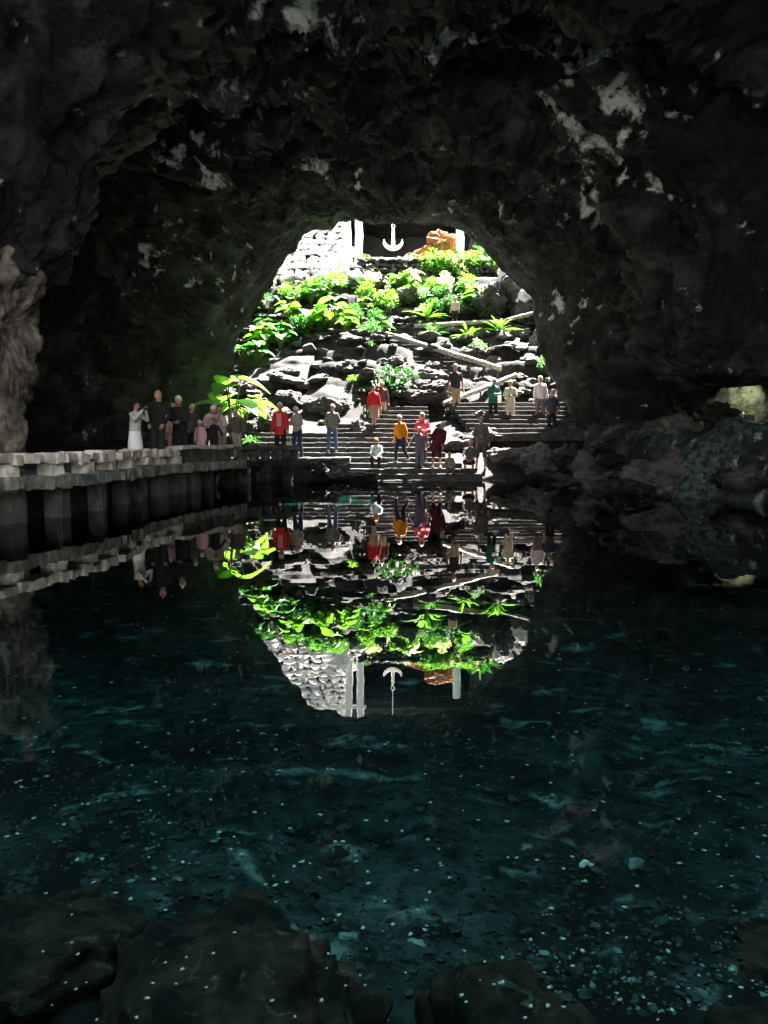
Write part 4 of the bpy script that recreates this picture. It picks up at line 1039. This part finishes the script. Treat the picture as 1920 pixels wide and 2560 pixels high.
# ------------------------------------------------------------------ people
FABR = {}
def fab(name, c):
    if name not in FABR: FABR[name] = plain('cloth_' + name, c, rough=.9, var=.12, scale=20)
    return FABR[name]
def person(label, px, fy, hy, D=None, yaw=0.0, pose='stand', arms='down', top=('grey', (.2, .2, .2)), bottom=('jeans', (.03, .05, .1)), kind='trousers', hair=('white', (.6, .6, .58)), sleeves=1.0, lean=0.0, side=0.0, head=(0, 0), coat=0.0, bald=False, longhair=False, extra=None, zfix=None, shoes=('dark', (.03, .03, .03)), scale=None):
    if D is None:
        p = hit(px, fy); p.y += .12; p.z = surf(p.x, p.y)
        if p.z < .1: p.z = .1
    else:
        p = P(px, fy, D)
        if zfix is not None: p.z = zfix
    head_z = P(px, hy, p.y).z
    nat = {'stand': 1.72, 'walk': 1.72, 'sit': 1.17, 'crouch': 1.08}[pose] - (0.12 if abs(lean) > 20 else 0)
    S = (head_z - p.z) / nat if scale is None else scale
    S = max(.5, min(S, 1.15))
    rv = random.Random(int(px * 7 + fy)); yaw += rv.uniform(-.35, .35); head = (head[0] + rv.uniform(-28, 28), head[1] + rv.uniform(0, 14)); side += rv.uniform(-4, 4); lean += rv.uniform(0, 6)
    e = empty('person', p, yaw, label=label, cat='person'); e.scale = (S, S, S)
    dz = {'stand': 0, 'walk': -.02, 'sit': -.55, 'crouch': -.64}[pose]
    hip = Vector((0, 0, .93 + dz))
    if pose == 'stand':
        q_ = random.Random(int(px)).uniform(-.1, .1); legs = [[Vector((s * .09, 0, .9)), Vector((s * .115, -.03 - s * q_ * .6, .49)), Vector((s * .135, .02 - s * q_, .085))] for s in (-1, 1)]
    elif pose == 'walk':
        legs = [[Vector((-.09, 0, .88)), Vector((-.10, -.2, .52)), Vector((-.12, -.16, .085))], [Vector((.09, 0, .88)), Vector((.10, .02, .47)), Vector((.11, .3, .16))]]
    elif pose == 'sit':
        legs = [[Vector((s * .1, 0, .36)), Vector((s * .15, -.40, .40)), Vector((s * .12, -.44, .02))] for s in (-1, 1)]
    else:
        legs = [[Vector((s * .1, .02, .27)), Vector((s * .19, -.34, .42)), Vector((s * .14, -.1, .085))] for s in (-1, 1)]
    Mt = Matrix.Translation(hip) @ Matrix.Rotation(R(lean), 4, 'X') @ Matrix.Rotation(R(side), 4, 'Y') @ Matrix.Translation(-Vector((0, 0, .93)))
    T = lambda v: Mt @ Vector(v)
    A = {'down': [(.235, .0, 1.13), (.25, -.06, .88)], 'crossed': [(.25, -.06, 1.13), (-.05, -.22, 1.15)], 'camera': [(.24, -.2, 1.24), (.06, -.3, 1.5)],
         'front': [(.245, -.03, 1.13), (.08, -.24, 1.12)], 'pockets': [(.27, .03, 1.14), (.18, -.07, .95)], 'swing': [(.26, .06, 1.14), (.3, -.12, .93)],
         'knees': [(.22, -.16, 1.15), (.08, -.36, 1.02)], 'out': [(.33, -.02, 1.17), (.45, -.1, .98)]}
    ar = arms if isinstance(arms, tuple) else (arms, arms)
    arms_j = []
    for s, an in zip((-1, 1), ar):
        el, wr = A[an]
        arms_j.append([T((s * .165, .0, 1.375)), T((s * el[0], el[1], el[2])), T((s * wr[0], wr[1], wr[2]))])
    hc = T((0, -.015, 1.6)); hr = Matrix.Rotation(R(head[0]), 3, 'Z') @ Matrix.Rotation(R(head[1]) + R(lean) * .4, 3, 'X')
    HH = lambda v: hc + hr @ Vector(v)
    b = MB()
    tor = [(0, 0, .86, .12, .09), (0, 0, .93, .165, .115), (0, 0, 1.05, .14, .10), (0, 0, 1.2, .155, .11), (0, 0, 1.32, .17, .11), (0, .005, 1.40, .155, .09), (0, .01, 1.45, .07, .06), (0, .01, 1.5, .052, .055)]
    b.rings(tor, 18, Mt)
    b.cap(T((0, .01, 1.42)), HH((0, .01, -.06)), .058, .052)
    b.ell(hc, (.078, .096, .115), 14, 10, hr); b.ell(HH((0, -.03, -.055)), (.055, .06, .06), 10, 8, hr)
    b.cap(HH((0, -.09, .005)), HH((0, -.112, -.025)), .012, .016, 6)
    for s in (-1, 1): b.ell(HH((s * .078, .005, -.01)), (.012, .022, .034), 6, 5, hr)
    for j in arms_j: b.cap(j[0], j[1], .048, .038); b.cap(j[1], j[2], .038, .026)
    for j in legs:
        b.cap(j[0], j[1], .082, .056); b.cap(j[1], j[2], .055, .036)
        b.cap(j[2] + Vector((0, .03, -.045)), j[2] + Vector((0, -.15, -.055)), .036, .03)
    me = remesh(b, .019, 2)
    # hands: palm, four fingers and a thumb
    hb = MB()
    for s, j in zip((-1, 1), arms_j):
        d_ = (j[2] - j[1]).normalized(); sd_ = d_.cross(Vector((0, 1, 0.2))).normalized(); nn = sd_.cross(d_).normalized()
        pc = j[2] + d_ * .045
        Mx = Matrix((sd_, nn, d_)).transposed()
        hb.ell(pc, (.04, .016, .055), 8, 6, Mx)
        for q, ln in enumerate((.062, .075, .072, .056)):
            a0 = pc + sd_ * (-.027 + .018 * q) + d_ * .042; a1 = a0 + d_ * ln * .55 - nn * .008; a2 = a1 + d_ * ln * .4 - nn * .022
            hb.tube([a0, a1, a2], [.009, .0085, .007], 6)
        t0 = pc - sd_ * .034 - d_ * .015; t1 = t0 - sd_ * .022 + d_ * .025; hb.tube([t0, t1, t1 + d_ * .028 - nn * .01], [.011, .010, .008], 6)
    bm = bmesh.new(); bm.from_mesh(me); tmp = hb.mesh('h'); bm.from_mesh(tmp); bm.to_mesh(me); bm.free(); bpy.data.meshes.remove(tmp)
    me.materials.clear(); link('body', me, M_skin, e)
    eb = MB()
    for s in (-1, 1): eb.ell(HH((s * .03, -.088, .012)), (.011, .008, .007), 6, 5)
    eb.build('eyes', M_post, e)
    mbm = MB(); mbm.ell(HH((0, -.088, -.062)), (.024, .008, .006), 8, 5); mbm.build('mouth', fab('lips', (.35, .12, .1)), e)
    # hair
    if not bald:
        h = MB(); h.ell(HH((0, .018, .028)), (.088, .098, .105), 14, 10, hr)
        if longhair: h.ell(HH((0, .05, -.06)), (.09, .06, .13), 12, 8, hr); h.cap(HH((-.07, 0, -.02)), HH((-.075, -.01, -.16)), .028, .02); h.cap(HH((.07, 0, -.02)), HH((.075, -.01, -.16)), .028, .02)
        hm = remesh(h, .014, 1)
        # open the face: pull front vertices back
        inv = hr.inverted()
        for v in hm.vertices:
            q = inv @ (v.co - hc)
            if q.y < -.045 and q.z < .052 and abs(q.x) < .062: v.co += hr @ Vector((0, .055, 0))
        hm.materials.clear(); link('hair', hm, fab('hair_' + hair[0], hair[1]), e)
    # upper garment
    g = MB(); zb = .88 - coat; f_ = 1.16
    tr_ = [(0, 0, zb, .165 + coat * .12, .125 + coat * .1)] if not coat else [(0, 0, zb, .2, .16), (0, 0, .86, .18, .135)]
    tr_ += [(0, 0, .95, .178, .13), (0, 0, 1.05, .168, .125), (0, 0, 1.2, .178, .13), (0, 0, 1.32, .18, .128), (0, .005, 1.39, .15, .11), (0, .008, 1.425, .115, .09), (0, .01, 1.455, .09, .078)]
    g.rings(tr_, 20, Mt)
    for j in arms_j:
        g.cap(j[0], j[1] if sleeves > .4 else j[0].lerp(j[1], .75), .060, .054 if sleeves > .4 else .06)
        if sleeves > .4: g.cap(j[1], j[1].lerp(j[2], min(1.0, (sleeves - .4) / .6 * .96)), .053, .042)
    gm = remesh(g, .02, 2); gm.materials.clear()
    nm_ = 'coat' if coat > .2 else 'top'
    link(nm_, gm, fab(top[0], top[1]), e)
    g = MB()
    if kind == 'skirt':
        g.rings([(0, 0, .42 + dz, .21, .19), (0, 0, .6 + dz, .205, .18), (0, 0, .8 + dz, .19, .15), (0, 0, .95 + dz, .17, .125), (0, 0, 1.0 + dz, .15, .11)], 20)
    else:
        g.ell(hip + Vector((0, 0, -.01)), (.172, .125, .12), 14, 8)
        for j in legs:
            g.cap(j[0], j[1], .1, .074)
            if kind == 'trousers': g.cap(j[1], j[2] + Vector((0, 0, .02)), .073, .058)
            if kind == 'shorts': g.cap(j[1], j[1].lerp(j[2], .12), .08, .08)
    gm = remesh(g, .02, 2); gm.materials.clear()
    link(kind if kind != 'skirt' else 'skirt', gm, fab(bottom[0], bottom[1]), e)
    for j in legs:
        g = MB(); g.cap(j[2] + Vector((0, .035, -.045)), j[2] + Vector((0, -.165, -.052)), .044, .038)
        link('shoe', remesh(g, .016, 1), None, e).data.materials.append(fab('shoes_' + shoes[0], shoes[1]))
    if extra == 'stripes':
        for q in range(5):
            g = MB(); xx = -.06 + q * .03
            g.tube([T((xx, -.132, 1.38)), T((xx, -.140, 1.2)), T((xx, -.140, 1.0))], .008, 6); g.build('shirt_stripe', fab('stripe', (.75, .65, .7)), e)
    if extra == 'backpack':
        g = MB(); g.ell(T((0, .2, 1.2)), (.15, .1, .22), 12, 8); gm = remesh(g, .02, 1); gm.materials.clear(); link('backpack', gm, fab('pack', (.02, .02, .025)), e)
    if extra == 'camera':
        g = MB(); g.box(arms_j[0][2].lerp(arms_j[1][2], .5) + Vector((0, -.03, .05)), (.12, .05, .08)); g.tube([arms_j[0][2].lerp(arms_j[1][2], .5) + Vector((0, -.05, .05)), arms_j[0][2].lerp(arms_j[1][2], .5) + Vector((0, -.11, .05))], .028, 10)
        o = g.build('camera_body', M_post, None, bevel=.006); o.matrix_world = Matrix.Translation(e.location) @ Matrix.Rotation(yaw, 4, 'Z') @ Matrix.Scale(S, 4); tag(o, 'small dark camera held up by the woman in the white skirt', 'camera')
        o.name = 'photo_camera'
    return e
HW = ('white', (.62, .60, .55)); HB = ('blond', (.5, .36, .16)); HD = ('dark', (.02, .015, .012)); HR = ('red', (.42, .16, .04)); HG = ('grey', (.3, .3, .3))
DK = .715
person('dark haired woman in a grey sweater and white skirt holding up a camera', 340, 1168, 1003, 18.6, yaw=R(55), arms='camera', top=('wool', (.5, .5, .46)), bottom=('whiteskirt', (.9, .9, .93)), kind='skirt', hair=HD, extra='camera', zfix=DK)
person('bald man in a black pullover beside the woman in the white skirt', 398, 1168, 1003, 18.9, arms='pockets', top=('black', (.012, .012, .013)), bottom=('blackt', (.015, .015, .017)), bald=True, zfix=DK, scale=1.03)
person('white haired man in a black coat leaning forward behind the parapet', 452, 1160, 1018, 20.2, yaw=R(-20), lean=12, arms='front', top=('coatblack', (.02, .02, .02)), bottom=('blackt', (.015, .015, .017)), coat=.25, zfix=DK, scale=1.0)
person('person in a blurred pale pink outfit low behind the parapet', 430, 1160, 1058, 20.9, pose='sit', top=('palepink', (.55, .38, .36)), bottom=('palepink', (.55, .38, .36)), hair=HD, zfix=DK + .25, scale=.95, arms='front')
person('white haired person in a mauve top bending forward beside the children', 527, 1158, 1022, 22.2, yaw=R(40), lean=32, arms='front', top=('mauve', (.42, .33, .33)), bottom=('brownt', (.06, .05, .05)), hair=HW, zfix=DK, scale=.98)
person('person with bright white sleeves standing behind the black coated man', 436, 1150, 1008, 22.4, arms=('front', 'down'), top=('whitetop', (.8, .78, .72)), bottom=('brownt', (.06, .05, .05)), hair=HD, zfix=DK, scale=.98)
person('person in a dark grey jacket between the black coated man and the pink child', 480, 1152, 1028, 22.9, yaw=R(30), arms='pockets', top=('dgrey', (.07, .07, .07)), bottom=('blackt', (.015, .015, .017)), hair=HW, zfix=DK, scale=.94)
person('person in a pale top half hidden behind the child in black', 556, 1150, 1042, 23.6, yaw=R(-20), arms='front', top=('palet2', (.6, .55, .52)), bottom=('khaki', (.4, .36, .28)), hair=HB, zfix=DK, scale=.9)
person('small child in a pale pink top with white blond hair behind the slab parapet', 503, 1150, 1056, 21.6, top=('childpink', (.7, .42, .48)), bottom=('childpink', (.7, .42, .48)), hair=('pale', (.75, .7, .6)), zfix=DK, scale=.66, arms='down')
person('child in a black pullover with bare head behind the slab parapet', 536, 1150, 1048, 21.9, top=('blackc', (.012, .012, .016)), bottom=('blackt', (.015, .015, .017)), hair=('brown', (.12, .07, .03)), zfix=DK, scale=.70, arms='out')
person('person in pale trousers with a dark backpack at the end of the slab parapet', 592, 1142, 1020, 24.0, yaw=R(25), top=('greybrown', (.12, .10, .09)), bottom=('palet', (.42, .34, .32)), kind='trousers', hair=HW, extra='backpack', zfix=DK, pose='walk')
person('person in an open red jacket over a striped shirt with black trousers', 702, 1150, 1006, 25.6, arms='down', top=('red', (.55, .04, .03)), bottom=('blackt', (.015, .015, .017)), hair=HW, coat=.15, extra='stripes', zfix=DK)
person('person in a grey hooded top with folded arms and jeans looking down', 744, 1140, 1016, 26.0, yaw=R(-15), arms='crossed', top=('hood', (.3, .29, .27)), bottom=('jeans', (.02, .035, .08)), hair=HW, head=(0, 18), zfix=.75)
person('man in a grey sweater and blue jeans standing alone on the landing', 830, 1137, 1011, None, arms='pockets', top=('taupe', (.15, .14, .12)), bottom=('blue', (.05, .08, .15)), hair=HW)
person('person with dark hair in a red shirt and tan skirt coming down the steps', 935, 1073, 962, None, pose='walk', arms=('down', 'down'), top=('redshirt', (.42, .02, .03)), bottom=('tan', (.3, .22, .18)), kind='skirt', hair=HD)
person('person in a maroon top and light hat half hidden behind the red shirted walker', 955, 1058, 975, 30.6, pose='walk', yaw=R(10), top=('plum', (.12, .05, .06)), bottom=('khaki', (.4, .36, .28)), hair=HW, scale=.92)
person('girl with orange hair in a pale blue top sitting on the lower steps', 943, 1172, 1095, None, pose='sit', arms='knees', top=('paleblue', (.45, .55, .58)), bottom=('blackt', (.015, .015, .017)), hair=HR, longhair=True)
person('man in an orange sweater and navy trousers striding down the steps', 1003, 1170, 1036, None, pose='walk', yaw=R(-15), arms='down', top=('orange', (.55, .2, .01)), bottom=('navy', (.02, .025, .045)), hair=HW, shoes=('light', (.5, .48, .45)))
person('blond woman in a pink sweater standing behind the child in grey', 1056, 1168, 1031, None, arms='front', top=('pink', (.5, .06, .13)), bottom=('slate', (.05, .06, .09)), hair=HB, longhair=True)
person('blond child in a grey purple top and patterned leggings reaching out to the left', 1048, 1178, 1067, None, arms=('out', 'down'), top=('greypurple', (.14, .12, .16)), bottom=('leggings', (.13, .12, .15)), hair=('fair', (.7, .5, .36)))
person('white haired person in a long dark maroon coat leaning right', 1092, 1177, 1050, None, yaw=R(15), side=14, lean=10, arms='down', top=('maroon', (.08, .012, .02)), bottom=('maroonb', (.03, .01, .014)), kind='shorts', coat=.3, hair=HW, shoes=('light', (.5, .48, .45)))
person('small blond child crouching at the water edge', 1125, 1190, 1130, None, pose='crouch', arms='knees', top=('beige', (.2, .17, .13)), bottom=('beigeb', (.16, .14, .12)), hair=HB, sleeves=.5)
person('blond boy in a dark olive shirt sitting with bare legs apart', 1175, 1188, 1099, None, pose='sit', arms='knees', top=('olive', (.08, .08, .07)), bottom=('blackt', (.015, .015, .017)), kind='shorts', hair=HB, sleeves=.5)
person('grey haired person in a camouflage top standing behind the sitting boy', 1203, 1180, 1041, None, arms=('front', 'down'), lean=4, top=('camo', (.10, .10, .095)), bottom=('camob', (.07, .07, .065)), kind='shorts', hair=HG)
person('person in a black top and khaki shorts going down below the long handrail', 1138, 1036, 908, 31.3, pose='walk', yaw=R(20), top=('blackgrey', (.03, .03, .035)), bottom=('khaki2', (.34, .28, .17)), kind='shorts', hair=('tan', (.3, .18, .1)), zfix=None, sleeves=.4)
person('person in a teal coat and black trousers on the right hand steps', 1232, 1058, 946, 30.4, yaw=R(30), arms='front', top=('teal', (.015, .13, .11)), bottom=('blackt', (.015, .015, .017)), hair=HW, coat=.1)
person('person dressed all in pale yellow between the teal coat and the white shirt', 1275, 1060, 951, 30.4, yaw=R(-25), arms=('pockets', 'front'), top=('paleyellow', (.55, .55, .36)), bottom=('cream', (.55, .48, .4)), hair=('yellow', (.6, .56, .35)), sleeves=.5)
person('man in a white shirt and grey brown trousers on the right hand steps', 1350, 1058, 940, 30.4, arms='down', top=('white', (.75, .7, .68)), bottom=('greybrown2', (.14, .11, .10)), hair=HW)
person('person in a dark patterned shirt and black shorts with bare calves', 1378, 1095, 976, 29.2, yaw=R(-10), arms='pockets', top=('pattern', (.05, .05, .07)), bottom=('blackt', (.015, .015, .017)), kind='shorts', hair=('peach', (.6, .42, .33)), sleeves=.5)
person('person in a tan jacket high on the path behind the upper handrail', 1138, 832, 742, None, arms='down', top=('tanj', (.45, .33, .27)), bottom=('blackt', (.015, .015, .017)), kind='shorts', hair=('peach', (.6, .42, .33)))
# bag
p = P(723, 1112, 25.7); e = empty('shoulder_bag', (p.x, p.y, 1.1), 0, label='pale beige bag hanging between the red jacket and the grey hooded top', cat='bag')
mb = MB(); mb.ell((0, 0, 0), (.11, .07, .17), 12, 8); mb.build('bag_body', fab('bag', (.55, .52, .42)), e)
mb = MB(); mb.tube([(-.07, 0, .14), (-.03, 0, .3), (.03, 0, .3), (.07, 0, .14)], .012, 6); mb.build('strap', fab('bag', (.55, .52, .42)), e)
